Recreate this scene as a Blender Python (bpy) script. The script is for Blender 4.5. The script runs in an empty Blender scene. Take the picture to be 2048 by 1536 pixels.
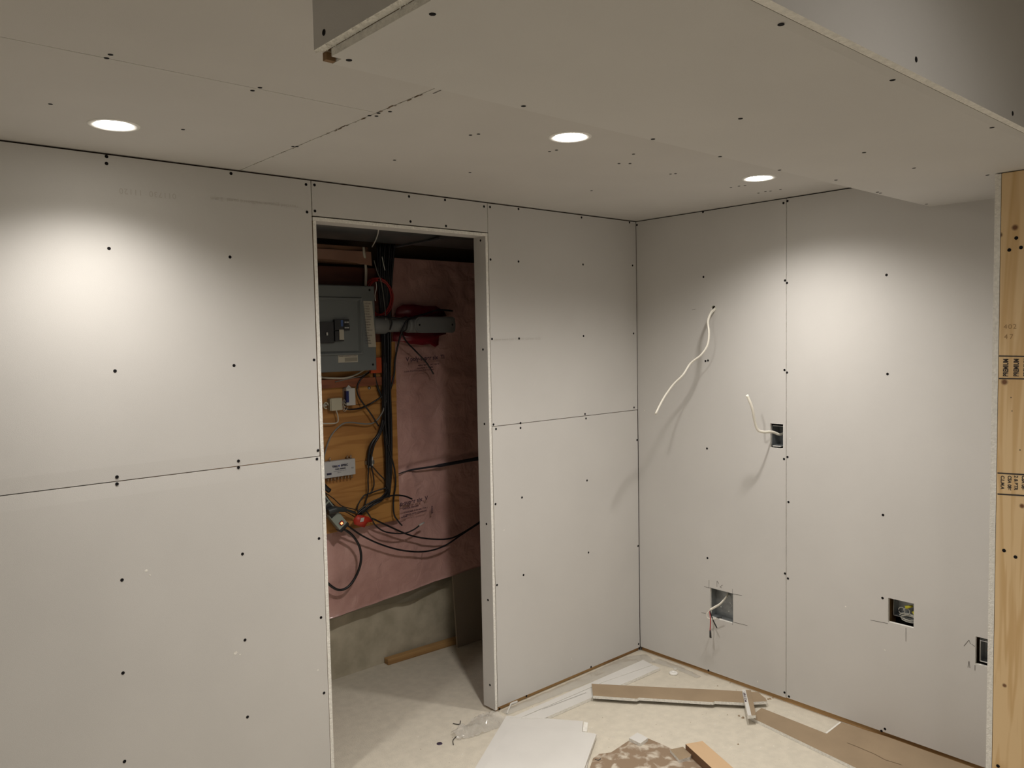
import bpy, bmesh, math, random
from mathutils import Vector, Matrix
random.seed(7)
S = bpy.context.scene
COL = S.collection
R = math.radians

# ------------------------------------------------------------------ camera
F_PX = 1584.41
CAM = Vector((-3.1355, -2.5797, 1.6284))
YAW, PITCH, ROLL = .724747, -.0582268, -.0193891
fw = Vector((math.sin(YAW)*math.cos(PITCH), math.cos(YAW)*math.cos(PITCH), math.sin(PITCH)))
r0 = Vector((math.cos(YAW), -math.sin(YAW), 0)); u0 = r0.cross(fw)
rt = r0*math.cos(ROLL)+u0*math.sin(ROLL); up = -r0*math.sin(ROLL)+u0*math.cos(ROLL)
cd = bpy.data.cameras.new('camera'); cam = bpy.data.objects.new('camera', cd); COL.objects.link(cam)
cam.matrix_world = Matrix(((rt.x, up.x, -fw.x, CAM.x), (rt.y, up.y, -fw.y, CAM.y), (rt.z, up.z, -fw.z, CAM.z), (0, 0, 0, 1)))
cd.sensor_width = 36; cd.lens = 36*F_PX/2048; cd.clip_start = .02
S.camera = cam

# ------------------------------------------------------------------ world, exposure
w = bpy.data.worlds.new('world'); S.world = w; w.use_nodes = True
w.node_tree.nodes['Background'].inputs[0].default_value = (.5, .5, .55, 1)
w.node_tree.nodes['Background'].inputs[1].default_value = .02
S.view_settings.view_transform = 'Standard'; S.view_settings.look = 'None'
S.view_settings.gamma = 1; S.view_settings.use_curve_mapping = False
S.view_settings.exposure = 1.2

# ------------------------------------------------------------------ lamps (strengths; only the seen ones have fittings, built below)
LAMPS = [(-2.511, -.335), (-1.47, -.97), (-.476, -.974)]          # seen in the low ceiling
LAMP_W = [20.0, 41.0, 27.0]
LAMP_CONE = [138, 160, 146]
ROOM_FILL = [(-4.6, -2.9), (-3.3, -3.6), (-1.9, -3.4), (-4.6, -4.7), (-2.9, -5.0), (-.9, -4.4)]   # unseen fill spots behind the camera, added to brighten walls and ceiling
ROOM_W = 14.0
WARM = (1.0, .945, .885)

def spot(name, loc, power, size=146, blend=1.0, rad=.045):
    l = bpy.data.lights.new(name, 'SPOT'); l.energy = power; l.color = WARM
    l.spot_size = R(size); l.spot_blend = blend; l.shadow_soft_size = rad
    o = bpy.data.objects.new(name, l); COL.objects.link(o); o.location = loc
    return o
for (x, y), p_, c_ in zip(LAMPS, LAMP_W, LAMP_CONE): spot('downlight_or_fill', (x, y, 2.188), p_, c_)
spot('downlight_or_fill', (-4.3, -1.3, 2.188), 9.0)                   # unseen fill left of the frame, added to brighten the bulkhead's end face
spot('downlight_or_fill', (-1.75, -2.55, 2.44), 5.0, 172)             # in the higher ceiling just in front of the bulkhead
for x, y in ROOM_FILL: spot('downlight_or_fill', (x, y, 2.44), ROOM_W, size=165, rad=.12)

# ------------------------------------------------------------------ helpers
def at(u, v, ax, val):
    """the point of the plane axis=val that the photograph shows at (u, v)"""
    d = fw+rt*((u-1024)/F_PX)-up*((v-768)/F_PX); k = 'xyz'.index(ax)
    return CAM+d*((val-CAM[k])/d[k])

def mat(name, c, rough=.7, metal=0, bump=0, bscale=60, var=0, vscale=8, coat=0, emit=0, c2=None, alpha=1, stretch=(1, 1, 1), spec=.5):
    m = bpy.data.materials.new(name); m.use_nodes = True; nt = m.node_tree; N = nt.nodes; L = nt.links
    b = N['Principled BSDF']; b.inputs['Base Color'].default_value = (*c, 1)
    b.inputs['Roughness'].default_value = rough; b.inputs['Metallic'].default_value = metal
    b.inputs['Coat Weight'].default_value = coat; b.inputs['Coat Roughness'].default_value = .18
    b.inputs['Specular IOR Level'].default_value = spec
    if emit:
        b.inputs['Emission Color'].default_value = (*c, 1); b.inputs['Emission Strength'].default_value = emit
    b.inputs['Alpha'].default_value = alpha
    if var or bump or c2:
        tc = N.new('ShaderNodeTexCoord'); mp = N.new('ShaderNodeMapping'); L.new(tc.outputs['Object'], mp.inputs['Vector'])
        mp.inputs['Scale'].default_value = stretch
        if var or c2:
            n = N.new('ShaderNodeTexNoise'); n.inputs['Scale'].default_value = vscale; n.inputs['Detail'].default_value = 6
            L.new(mp.outputs[0], n.inputs['Vector'])
            rp = N.new('ShaderNodeValToRGB'); L.new(n.outputs['Fac'], rp.inputs[0])
            d = c2 or tuple(x*(1-var) for x in c)
            rp.color_ramp.elements[0].color = (*d, 1); rp.color_ramp.elements[0].position = .35
            rp.color_ramp.elements[1].color = (*c, 1); rp.color_ramp.elements[1].position = .65
            L.new(rp.outputs[0], b.inputs['Base Color'])
        if bump:
            n2 = N.new('ShaderNodeTexNoise'); n2.inputs['Scale'].default_value = bscale; n2.inputs['Detail'].default_value = 5
            L.new(mp.outputs[0], n2.inputs['Vector'])
            bp = N.new('ShaderNodeBump'); bp.inputs['Strength'].default_value = bump; bp.inputs['Distance'].default_value = .004
            L.new(n2.outputs['Fac'], bp.inputs['Height']); L.new(bp.outputs[0], b.inputs['Normal'])
    return m

def wood(name, light, dark, axis='z', scale=18, spots=(), rough=.6):
    m = bpy.data.materials.new(name); m.use_nodes = True; nt = m.node_tree; N = nt.nodes; L = nt.links
    b = N['Principled BSDF']; b.inputs['Roughness'].default_value = rough
    tc = N.new('ShaderNodeTexCoord'); mp = N.new('ShaderNodeMapping')
    geo = N.new('ShaderNodeNewGeometry')
    L.new(geo.outputs['Position'], mp.inputs['Vector'])
    sc = [9, 9, 9]; sc['xyz'.index(axis)] = .7; mp.inputs['Scale'].default_value = sc
    n = N.new('ShaderNodeTexNoise'); n.inputs['Scale'].default_value = 1.6; n.inputs['Detail'].default_value = 3; n.inputs['Distortion'].default_value = .6
    L.new(mp.outputs[0], n.inputs['Vector'])
    mul = N.new('ShaderNodeMath'); mul.operation = 'MULTIPLY'; mul.inputs[1].default_value = scale; L.new(n.outputs['Fac'], mul.inputs[0])
    sn = N.new('ShaderNodeMath'); sn.operation = 'SINE'; L.new(mul.outputs[0], sn.inputs[0])
    rp = N.new('ShaderNodeValToRGB'); 
    ad = N.new('ShaderNodeMath'); ad.operation = 'MULTIPLY_ADD'; ad.inputs[1].default_value = .5; ad.inputs[2].default_value = .5; L.new(sn.outputs[0], ad.inputs[0])
    L.new(ad.outputs[0], rp.inputs[0])
    rp.color_ramp.elements[0].color = (*light, 1); rp.color_ramp.elements[1].color = (*dark, 1)
    rp.color_ramp.elements[0].position = .35; rp.color_ramp.elements[1].position = 1.0
    col = rp.outputs[0]
    for (p, rad, c) in spots:
        sb = N.new('ShaderNodeVectorMath'); sb.operation = 'DISTANCE'; sb.inputs[1].default_value = p
        L.new(geo.outputs['Position'], sb.inputs[0])
        mr = N.new('ShaderNodeMapRange'); mr.inputs['From Min'].default_value = rad*.55; mr.inputs['From Max'].default_value = rad*1.25
        mr.inputs['To Min'].default_value = 1; mr.inputs['To Max'].default_value = 0
        L.new(sb.outputs['Value'], mr.inputs[0])
        mx = N.new('ShaderNodeMixRGB'); L.new(mr.outputs[0], mx.inputs[0]); L.new(col, mx.inputs[1]); mx.inputs[2].default_value = (*c, 1)
        col = mx.outputs[0]
    L.new(col, b.inputs['Base Color'])
    return m

def link(name, me, parent=None):
    o = bpy.data.objects.new(name, me); COL.objects.link(o)
    if parent: o.parent = parent
    return o
def tag(o, label=None, cat=None, group=None, kind=None):
    if label: o['label'] = label
    if cat: o['category'] = cat
    if group: o['group'] = group
    if kind: o['kind'] = kind
    return o
def thing(name, loc, label, cat, group=None):
    o = link(name, None); o.location = loc; tag(o, label, cat, group); return o

class MB:
    """collects shapes in world coordinates, links them as one mesh"""
    def __init__(s): s.v = []; s.f = []; s.m = []; s.sm = []
    def add(s, V, Fs, mi=0, sm=False):
        k = len(s.v); s.v += [Vector(p) for p in V]
        for f in Fs: s.f.append([i+k for i in f]); s.m.append(mi); s.sm.append(sm)
        return s
    def box(s, x0, x1, y0, y1, z0, z1, mi=0, M=None):
        V = [Vector((x, y, z)) for x in (x0, x1) for y in (y0, y1) for z in (z0, z1)]
        if M: V = [M@p for p in V]
        return s.add(V, [(0, 1, 3, 2), (4, 6, 7, 5), (0, 4, 5, 1), (2, 3, 7, 6), (0, 2, 6, 4), (1, 5, 7, 3)], mi)
    def prism(s, pts, z0, z1, mi=0, side=None, M=None, bot=None):
        """polygon in xy, extruded in z"""
        n = len(pts); V = [Vector((p[0], p[1], z0)) for p in pts]+[Vector((p[0], p[1], z1)) for p in pts]
        if M: V = [M@p for p in V]
        s.add(V, [tuple(range(n, 2*n))], mi); k = len(s.v)-2*n
        s.f.append([k+i for i in reversed(range(n))]); s.m.append(mi if bot is None else bot); s.sm.append(False)
        for i in range(n):
            s.f.append([k+i, k+(i+1) % n, k+n+(i+1) % n, k+n+i]); s.m.append(mi if side is None else side); s.sm.append(False)
        return s
    def tube(s, pts, r, seg=8, sub=5, mi=0, flat=1.0, cap=True, smooth=True):
        P = [Vector(p) for p in pts]
        if len(P) > 2 and sub > 1:
            Q = []
            for i in range(len(P)-1):
                a, b, c, d = P[max(i-1, 0)], P[i], P[i+1], P[min(i+2, len(P)-1)]
                for j in range(sub):
                    t = j/sub
                    Q.append(.5*((2*b)+(c-a)*t+(2*a-5*b+4*c-d)*t*t+(3*b-a-3*c+d)*t**3))
            Q.append(P[-1]); P = Q
        T = [(P[min(i+1, len(P)-1)]-P[max(i-1, 0)]).normalized() for i in range(len(P))]
        n = T[0].orthogonal().normalized()
        if abs(T[0].y) < .9: n = (Vector((0, 1, 0))-T[0]*T[0].y).normalized()
        V = []
        for i, p in enumerate(P):
            n = (n-T[i]*n.dot(T[i])).normalized(); b = T[i].cross(n)
            rr = r[i*(len(r)-1)//max(1, len(P)-1)] if isinstance(r, (list, tuple)) else r
            for k in range(seg):
                a = 2*math.pi*k/seg; V.append(p+n*(math.cos(a)*rr*flat)+b*(math.sin(a)*rr))
        Fs = [(i*seg+k, i*seg+(k+1) % seg, (i+1)*seg+(k+1) % seg, (i+1)*seg+k) for i in range(len(P)-1) for k in range(seg)]
        s.add(V, Fs, mi, smooth); k = len(s.v)-len(V)
        if cap:
            s.f.append([k+i for i in reversed(range(seg))]); s.m.append(mi); s.sm.append(False)
            s.f.append([k+len(V)-seg+i for i in range(seg)]); s.m.append(mi); s.sm.append(False)
        return s
    def lathe(s, prof, c, axis='z', seg=32, mi=0, sm=True):
        """profile (radius, height) revolved about an axis through c"""
        V = []
        for r_, h in prof:
            for k in range(seg):
                a = 2*math.pi*k/seg; p = (r_*math.cos(a), r_*math.sin(a), h)
                if axis == 'x': p = (h, p[0], p[1])
                if axis == 'y': p = (p[0], h, p[1])
                V.append(Vector(p)+Vector(c))
        Fs = [(i*seg+k, i*seg+(k+1) % seg, (i+1)*seg+(k+1) % seg, (i+1)*seg+k) for i in range(len(prof)-1) for k in range(seg)]
        return s.add(V, Fs, mi, sm)
    def build(s, name, mats, parent=None, bevel=0, loc=None, recalc=True):
        me = bpy.data.meshes.new(name)
        par = Vector((0, 0, 0))
        q = parent
        while q: par += Vector(q.location); q = q.parent
        org = Vector(loc) if loc is not None else par
        me.from_pydata([p-org for p in s.v], [], s.f)
        for m in (mats if isinstance(mats, (list, tuple)) else [mats]): me.materials.append(m)
        me.polygons.foreach_set('material_index', s.m); me.polygons.foreach_set('use_smooth', s.sm)
        if recalc or bevel:
            bm = bmesh.new(); bm.from_mesh(me)
            if bevel:
                bmesh.ops.remove_doubles(bm, verts=bm.verts, dist=1e-5)
                bmesh.ops.bevel(bm, geom=bm.edges[:]+bm.verts[:], offset=bevel, segments=2, affect='EDGES', profile=.6)
            bmesh.ops.recalc_face_normals(bm, faces=bm.faces); bm.to_mesh(me); bm.free()
        me.update()
        o = link(name, me, parent); o.location = org-par
        return o

def text(name, body, size, org, xd, yd, m, parent, extra=1.0, sx=1.0):
    bold = {'grading_stamp': .035, 'printed_lettering': .03, 'maker_lettering': .05, 'model_lettering': .03, 'tape_lettering': .04}.get(name, 0)
    """flat print, converted to a mesh; org = lower left of the line"""
    c = bpy.data.curves.new(name, 'FONT'); c.body = body; c.size = size; c.space_character = extra; c.extrude = 0; c.offset = bold*size
    t = bpy.data.objects.new('t', c); COL.objects.link(t)
    dg = bpy.context.evaluated_depsgraph_get(); me = bpy.data.meshes.new_from_object(t.evaluated_get(dg))
    bpy.data.objects.remove(t); me.name = name; me.materials.clear(); me.materials.append(m)
    xd = Vector(xd).normalized(); yd = Vector(yd).normalized(); zd = xd.cross(yd)
    for v in me.vertices: v.co = xd*(v.co.x*sx)+yd*v.co.y
    o = link(name, me, parent); par = Vector((0, 0, 0)); q = parent
    while q: par += Vector(q.location); q = q.parent
    o.location = Vector(org)+zd*.0006-par
    return o

# ------------------------------------------------------------------ materials
PAPER = mat('drywall_paper', (.60, .585, .56), .85, bump=.10, bscale=500, var=.04, vscale=3)
GYP = mat('gypsum_core', (.88, .86, .80), .95, bump=.9, bscale=170, var=.14, vscale=90)
TAN = mat('tan_back_paper', (.33, .245, .155), .85, bump=.1, bscale=300, var=.12, vscale=7)
CAPER = mat('ceiling_paper', (.57, .55, .52), .85, bump=.10, bscale=500, var=.04, vscale=3)
SCREW = mat('black_screw', (.008, .007, .008), .75, 0, spec=.15)
PLATE = wood('plate_wood', (.50, .31, .13), (.34, .18, .06), 'x')
PLATEY = wood('plate_wood_side', (.46, .28, .12), (.30, .16, .055), 'y')
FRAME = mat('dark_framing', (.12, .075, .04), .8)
PENCIL = mat('pencil', (.09, .08, .075), .8)
FAINT = mat('faint_print', (.50, .475, .435), .85)
WHITE = mat('white_plastic', (.80, .78, .72), .4)
TRIMW = mat('white_trim', (.85, .84, .80), .35)
BLACKC = mat('black_jacket', (.012, .012, .014), .38)
STEEL = mat('galvanised_steel', (.34, .36, .37), .36, .75, bump=.15, bscale=60, var=.25, vscale=25)
DARKV = mat('dark_void', (.02, .015, .012), .9)
FLOORM = mat('dusty_concrete', (.645, .595, .495), .8, bump=.5, bscale=170, c2=(.585, .54, .45), vscale=26)
CONC = mat('foundation_concrete', (.54, .49, .38), .9, bump=.7, bscale=30, c2=(.40, .36, .27), vscale=11)
GLOW = mat('lit_diffuser', (1, .95, .86), .5, emit=13)

# ------------------------------------------------------------------ drywall panels
class Plane:
    """a panel's own (u, v, depth) frame"""
    def __init__(s, o, u, v, n): s.o, s.u, s.v, s.n = map(Vector, (o, u, v, n))      # n points out of the face
    def P(s, a, b, d=0): return s.o+s.u*a+s.v*b-s.n*d
LEFTW = Plane((0, 0, 0), (1, 0, 0), (0, 0, 1), (0, -1, 0))
RIGHTW = Plane((0, 0, 0), (0, 1, 0), (0, 0, 1), (-1, 0, 0))
CEIL = Plane((0, 0, 2.2), (1, 0, 0), (0, 1, 0), (0, 0, -1))
SOF = Plane((0, 0, 2.083), (1, 0, 0), (0, 1, 0), (0, 0, -1))

def panel(name, pl, u0, u1, v0, v1, parent, holes=(), rounds=(), t=.0127, taper=(), tw=.045, td=.0014, m=None, rough=()):
    cu = {u0, u1}; cv = {v0, v1}
    for a, b, c, d in holes: cu |= {a, b}; cv |= {c, d}
    for a, b, r_ in rounds: cu |= {a-r_*1.5, a+r_*1.5}; cv |= {b-r_*1.5, b+r_*1.5}
    if 'u0' in taper: cu.add(u0+tw)
    if 'u1' in taper: cu.add(u1-tw)
    if 'v0' in taper: cv.add(v0+tw)
    if 'v1' in taper: cv.add(v1-tw)
    cu = sorted(x for x in cu if u0-1e-9 <= x <= u1+1e-9); cv = sorted(x for x in cv if v0-1e-9 <= x <= v1+1e-9)
    def dep(a, b):
        if ('u0' in taper and a == u0) or ('u1' in taper and a == u1) or ('v0' in taper and b == v0) or ('v1' in taper and b == v1): return td
        return 0
    nu, nv = len(cu)-1, len(cv)-1; st = {}
    for i in range(nu):
        for j in range(nv):
            a, b = (cu[i]+cu[i+1])/2, (cv[j]+cv[j+1])/2; st[i, j] = 1
            for h in holes:
                if h[0] < a < h[1] and h[2] < b < h[3]: st[i, j] = 0
            for k, h in enumerate(rounds):
                if abs(a-h[0]) < h[2]*1.5 and abs(b-h[1]) < h[2]*1.5: st[i, j] = 2+k
    mb = MB(); V = []; Fs = []; MI = []
    idx = {}
    def vt(i, j, s_):
        if (i, j, s_) not in idx:
            a, b = cu[i], cv[j]; idx[i, j, s_] = len(V); V.append(pl.P(a, b, t if s_ else dep(a, b)))
        return idx[i, j, s_]
    for (i, j), s_ in st.items():
        if s_ == 1:
            Fs.append([vt(i, j, 0), vt(i+1, j, 0), vt(i+1, j+1, 0), vt(i, j+1, 0)]); MI.append(0)
            Fs.append([vt(i, j, 1), vt(i, j+1, 1), vt(i+1, j+1, 1), vt(i+1, j, 1)]); MI.append(2)
        if s_ == 0: continue
        for di, dj, e in ((-1, 0, ((0, 0), (0, 1))), (1, 0, ((1, 0), (1, 1))), (0, -1, ((0, 0), (1, 0))), (0, 1, ((0, 1), (1, 1)))):
            if st.get((i+di, j+dj), 0) == 0:
                p, q = [(i+e[0][0], j+e[0][1]), (i+e[1][0], j+e[1][1])]
                Fs.append([vt(*p, 0), vt(*q, 0), vt(*q, 1), vt(*p, 1)]); MI.append(1)
        if s_ >= 2:
            a, b, r_ = rounds[s_-2]; n = 32; h = r_*1.5
            for side in (0, 1):
                k0 = len(V)
                for k in range(n):
                    an = 2*math.pi*k/n+math.pi/4; c_, s2 = math.cos(an), math.sin(an); q = h/max(abs(c_), abs(s2))
                    V.append(pl.P(a+c_*q, b+s2*q, t*side)); V.append(pl.P(a+c_*r_, b+s2*r_, t*side))
                for k in range(n):
                    l = (k+1) % n; Fs.append([k0+2*k, k0+2*l, k0+2*l+1, k0+2*k+1]); MI.append(2*side)
                if side:
                    for k in range(n):
                        l = (k+1) % n; Fs.append([k0-2*n+2*k+1, k0-2*n+2*l+1, k0+2*l+1, k0+2*k+1]); MI.append(1)
    mb.v = V; mb.f = Fs; mb.m = MI; mb.sm = [False]*len(Fs)
    o = mb.build(name, [m or PAPER, GYP, TAN], parent, recalc=False)
    bm = bmesh.new(); bm.from_mesh(o.data)
    bmesh.ops.remove_doubles(bm, verts=bm.verts, dist=1e-6); bmesh.ops.recalc_face_normals(bm, faces=bm.faces); bm.to_mesh(o.data); bm.free()
    return o

# shared screw head meshes, one per face direction
def screw_mesh(pl):
    me = bpy.data.meshes.new('screw'); V = []; Fs = []; n = 10
    for r_, d in ((.0053, 0), (.0049, -.0006), (.0036, -.0005), (.0014, -.0002)):
        for k in range(n):
            a = 2*math.pi*k/n; V.append(pl.u*(r_*math.cos(a))+pl.v*(r_*math.sin(a))-pl.n*d)
    for i in range(3):
        for k in range(n): Fs.append((i*n+k, i*n+(k+1) % n, (i+1)*n+(k+1) % n, (i+1)*n+k))
    Fs.append(tuple(range(3*n, 4*n)))
    me.from_pydata(V, [], Fs); me.materials.append(SCREW); return me
def screws(pix, ax, val, pl, parent, me):
    par = Vector((0, 0, 0)); q = parent
    while q: par += Vector(q.location); q = q.parent
    for u, v in pix:
        p = at(u, v, ax, val); o = link('screw', me, parent); o.location = p+pl.n*.0002-par
def ribbon(pts, wd, n, mb, mi=0, lift=.0005):
    n = Vector(n)
    for a, b in zip(pts, pts[1:]):
        a, b = Vector(a)+n*lift, Vector(b)+n*lift; s = (b-a).cross(n).normalized()*wd/2
        mb.add([a-s, b-s, b+s, a+s], [(0, 1, 2, 3)], mi)

# ================================================================== STRUCTURE
fl = tag(MB().box(-6.2, .8, -6.2, 1.1, -.15, 0).build('floor', FLOORM), kind='structure')
# ---- left wall (the plane of the doorway)
DX0, DX1 = -1.7645, -.972
wl = MB()
for z0, z1 in ((0, .038), (2.12, 2.196)):
    for x0, x1 in ((-6.2, DX0-.002), (DX1+.002, .0)):
        wl.box(x0, x1, .0135, .0775 if z0 else .0775, z0, z1)
for x in (-6.1, -5.5, -5.1, -4.7, -4.3, -3.9, -3.45, -3.05, -2.62, -2.21, -.90, -.5, -.12): wl.box(x, x+.038, .0135, .0770, .038, 2.12)
wl.box(DX0-.06, DX0-.014, .0135, .0772, .038, 2.12); wl.box(DX1+.003, DX1+.045, .0135, .0772, .038, 2.12)
wl.box(DX0-.04, DX1+.04, .0135, .0771, 2.075, 2.196)
WL = tag(wl.build('wall_left', PLATE), kind='structure')
SL = screw_mesh(LEFTW); SR = screw_mesh(RIGHTW); SC = screw_mesh(CEIL)
p1 = panel('drywall_panel', LEFTW, -4.2, -1.781, 1.2185, 2.1945, WL, taper=('v0',))
p2 = panel('drywall_panel', LEFTW, -4.2, -1.779, .012, 1.2155, WL, taper=('v1',))
p3 = panel('drywall_panel', LEFTW, -1.777, -.9715, 2.0735, 2.1945, WL)
p4 = panel('drywall_panel', LEFTW, -.9685, -.003, 1.2525, 2.1945, WL)
p5 = panel('drywall_panel', LEFTW, -.9685, -.0045, .021, 1.2495, WL)
panel('drywall_panel', LEFTW, -6.2, -4.203, .012, 2.1945, WL)
# liners of the doorway
JL = Plane((DX0, 0, 0), (0, 1, 0), (0, 0, 1), (1, 0, 0))
panel('door_liner', JL, 0, .078, .014, 2.056, WL)
JR = Plane((-.985, 0, 0), (0, 1, 0), (0, 0, 1), (-1, 0, 0))
p6 = panel('door_liner', JR, .0, .078, .012, 2.056, WL)
HD = Plane((0, 0, 2.0565), (1, 0, 0), (0, 1, 0), (0, 0, -1))
panel('door_liner', HD, DX0-.012, -.9722, 0, .078, WL)
screws([(213, 313), (213, 327), (462, 347), (612, 369), (614, 424), (218, 497), (460, 514), (230, 742), (468, 731), (628, 720), (636, 901), (477, 922), (234, 954)], 'y', 0, LEFTW, p1, SL)
screws([(634, 918), (477, 935), (234, 968), (638, 1077), (642, 1235), (648, 1386), (485, 1108), (244, 1160), (490, 1280), (246, 1346), (495, 1434), (249, 1523)], 'y', 0, LEFTW, p2, SL)
screws([(629, 370), (630, 422), (818, 393), (890, 400), (821, 443), (892, 452), (968, 413)], 'y', 0, LEFTW, p3, SL)
screws([(980, 414), (1037, 418), (1163, 435), (1259, 445), (981, 519), (984, 678), (987, 849), (1037, 523), (1038, 677), (1041, 846), (1166, 529), (1167, 672), (1170, 828), (1265, 531), (1267, 667), (1268, 815)], 'y', 0, LEFTW, p4, SL)
screws([(992, 858), (1041, 856), (1172, 837), (1274, 880), (1174, 961), (1044, 995), (991, 1008), (1177, 1105), (1047, 1150), (994, 1170), (1276, 1092), (1182, 1334), (1053, 1392), (999, 1418), (1277, 1288)], 'y', 0, LEFTW, p5, SL)
screws([(961, 481), (966, 699), (969, 848), (973, 1048), (976, 1200), (980, 1370)], 'x', -.985, JR, p6, SR)
# faint maker's print on the paper, upside down on the left panel
def ltext(body, size, u, v, ax, val, xd, yd, m, par, **k): return text('faint_lettering', body, size, at(u, v, ax, val), xd, yd, m, par, **k)
a = at(352, 388, 'y', 0); text('faint_lettering', '011730  11120', .024, a, (-1, 0, 0), (0, 0, -1), FAINT, p1, 1.15)
a = at(596, 411, 'y', 0); text('faint_lettering', 'recycled gypsum wallboard panel  5 mm', .017, a, (-1, 0, 0), (0, 0, -1), FAINT, p1, 1.1)
text('faint_lettering', 'gypsum board CAN  CO DW  12.7 mm  10-20', .013, at(987, 681, 'y', 0), (1, 0, 0), (0, 0, 1), FAINT, p4, 1.1)
def nicks(par, pix, ax, val, pl):
    mb = MB(); q = random.Random(4)
    for u, v, s_ in pix:
        c = at(u, v, ax, val)+pl.n*.0004; mb.add([c+pl.u*(s_*math.cos(k)*q.uniform(.5, 1.2))+pl.v*(s_*math.sin(k)*q.uniform(.5, 1.2)) for k in (0, 1, 2, 3.1, 4.2, 5.3)], [tuple(range(6))])
    o = mb.build('paper_nick', GYP, par, recalc=False); o['kind'] = 'stuff'
nicks(p2, [(293, 1141, .006), (300, 1150, .003), (471, 1306, .007), (480, 1309, .003), (636, 1340, .003)], 'y', 0, LEFTW)
nicks(p5, [(1143, 1318, .003), (1100, 1200, .002), (1008, 1060, .003)], 'y', 0, LEFTW)
# ---- right wall
h1 = (-.802, -.740, 1.126, 1.232); h2 = (-.551, -.425, .288, .429); h3 = (-1.351, -1.254, .479, .575); h4 = (-1.66, -1.568, .404, .506)
wr = MB(); wr.box(.0135, .102, -1.76, -.0, .0, .038); wr.box(.0135, .102, -1.76, 0, 2.12, 2.196)
for y in (-.02, -.380, -.837, -1.205, -1.515, -1.755): wr.box(.0135, .10, y-.038 if y > -1.7 else y-.03, y, .038, 2.12)
WR = tag(wr.build('wall_right', PLATEY), kind='structure')
q1 = panel('drywall_panel', RIGHTW, -.8155, -.0005, .023, 2.1955, WR, holes=(h1, h2), rounds=((-.452, 1.745, .0135),))
q2 = panel('drywall_panel', RIGHTW, -1.80, -.8185, .026, 2.1955, WR, holes=(h3, h4))
screws([(1274, 450), (1406, 424), (1407, 554), (1411, 722), (1416, 721), (1414, 897), (1415, 1116), (1417, 1341), (1567, 406), (1570, 561), (1569, 740), (1568, 918), (1570, 1147), (1569, 1385)], 'x', 0, RIGHTW, q1, SR)
screws([(1575, 402), (1574, 566), (1574, 745), (1575, 914), (1577, 1004), (1576, 1157), (1578, 1393), (1773, 550), (1775, 748), (1766, 1030), (1765, 1196), (1763, 1462), (1770, 1458)], 'x', 0, RIGHTW, q2, SR)
nicks(q1, [(1289, 821, .003), (1515, 1363, .004), (1330, 1010, .002)], 'x', 0, RIGHTW)
nicks(q2, [(1691, 1213, .004), (1580, 877, .003), (1770, 1300, .003)], 'x', 0, RIGHTW)
# pencil lines around the cut-outs
def pencil(par, lines, wd=.0016):
    mb = MB()
    for l in lines: ribbon([at(u, v, 'x', 0) for u, v in l], wd, (-1, 0, 0), mb)
    return mb.build('pencil_mark', PENCIL, par, recalc=False)
pencil(q1, [[(1418, 1160), (1418, 1176)], [(1408, 1173), (1420, 1176)], [(1465, 1178), (1465, 1190)], [(1466, 1188), (1484, 1191)], [(1403, 1225), (1412, 1227)],
            [(1466, 1244), (1495, 1251)], [(1434, 1174), (1434, 1162), (1438, 1167)], [(1445, 1170), (1440, 1174), (1444, 1176)], [(1465, 1244), (1465, 1250)], [(1384, 620), (1391, 618)]])
pencil(q2, [[(1741, 1240), (1776, 1247)], [(1812, 1256), (1812, 1283)], [(1928, 1292), (1938, 1280), (1941, 1288)], [(1936, 1335), (1938, 1322), (1940, 1336)], [(1943, 1288), (1950, 1293)], [(1950, 1330), (1950, 1341)]])
# ---- ceiling: low part with the seen downlights
cb = MB(); cb.box(-6.2, .3, -1.97, .10, 2.2135, 2.26)
cb.box(-6.2, -2.498, -1.9697, -1.93, 2.26, 2.47); cb.box(-2.498, .3, -1.96, -1.93, 2.26, 2.47)
CE = tag(cb.build('ceiling', FRAME), kind='structure')
LR = .0475
c1 = panel('ceiling_panel', CEIL, -4.2, -2.0365, -.8425, .012, CE, rounds=((LAMPS[0][0], LAMPS[0][1], LR),), m=CAPER)
c2 = panel('ceiling_panel', CEIL, -4.2, -2.0365, -1.97, -.8450, CE, m=CAPER)
c3 = panel('ceiling_panel', CEIL, -2.0335, .012, -1.97, .012, CE, rounds=((LAMPS[1][0], LAMPS[1][1], LR), (LAMPS[2][0], LAMPS[2][1], LR)), m=CAPER)
panel('ceiling_panel', CEIL, -6.2, -4.203, -1.97, .012, CE, m=CAPER)
screws([(213, 116), (505, 181), (101, 208), (366, 259), (586, 293)], 'z', 2.2, CEIL, c1, SC)
screws([(221, 109), (520, 175), (739, 231), (757, 226)], 'z', 2.2, CEIL, c2, SC)
screws([(594, 293), (753, 232), (780, 223), (941, 270), (957, 268), (1099, 303), (1113, 300), (1238, 327), (1260, 327), (1267, 308), (1341, 348), (1351, 347), (1462, 375), (1478, 372), (1490, 371),
        (1517, 386), (1531, 383), (1541, 382), (1561, 379), (789, 320), (940, 345), (1183, 381)], 'z', 2.2, CEIL, c3, SC)
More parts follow.
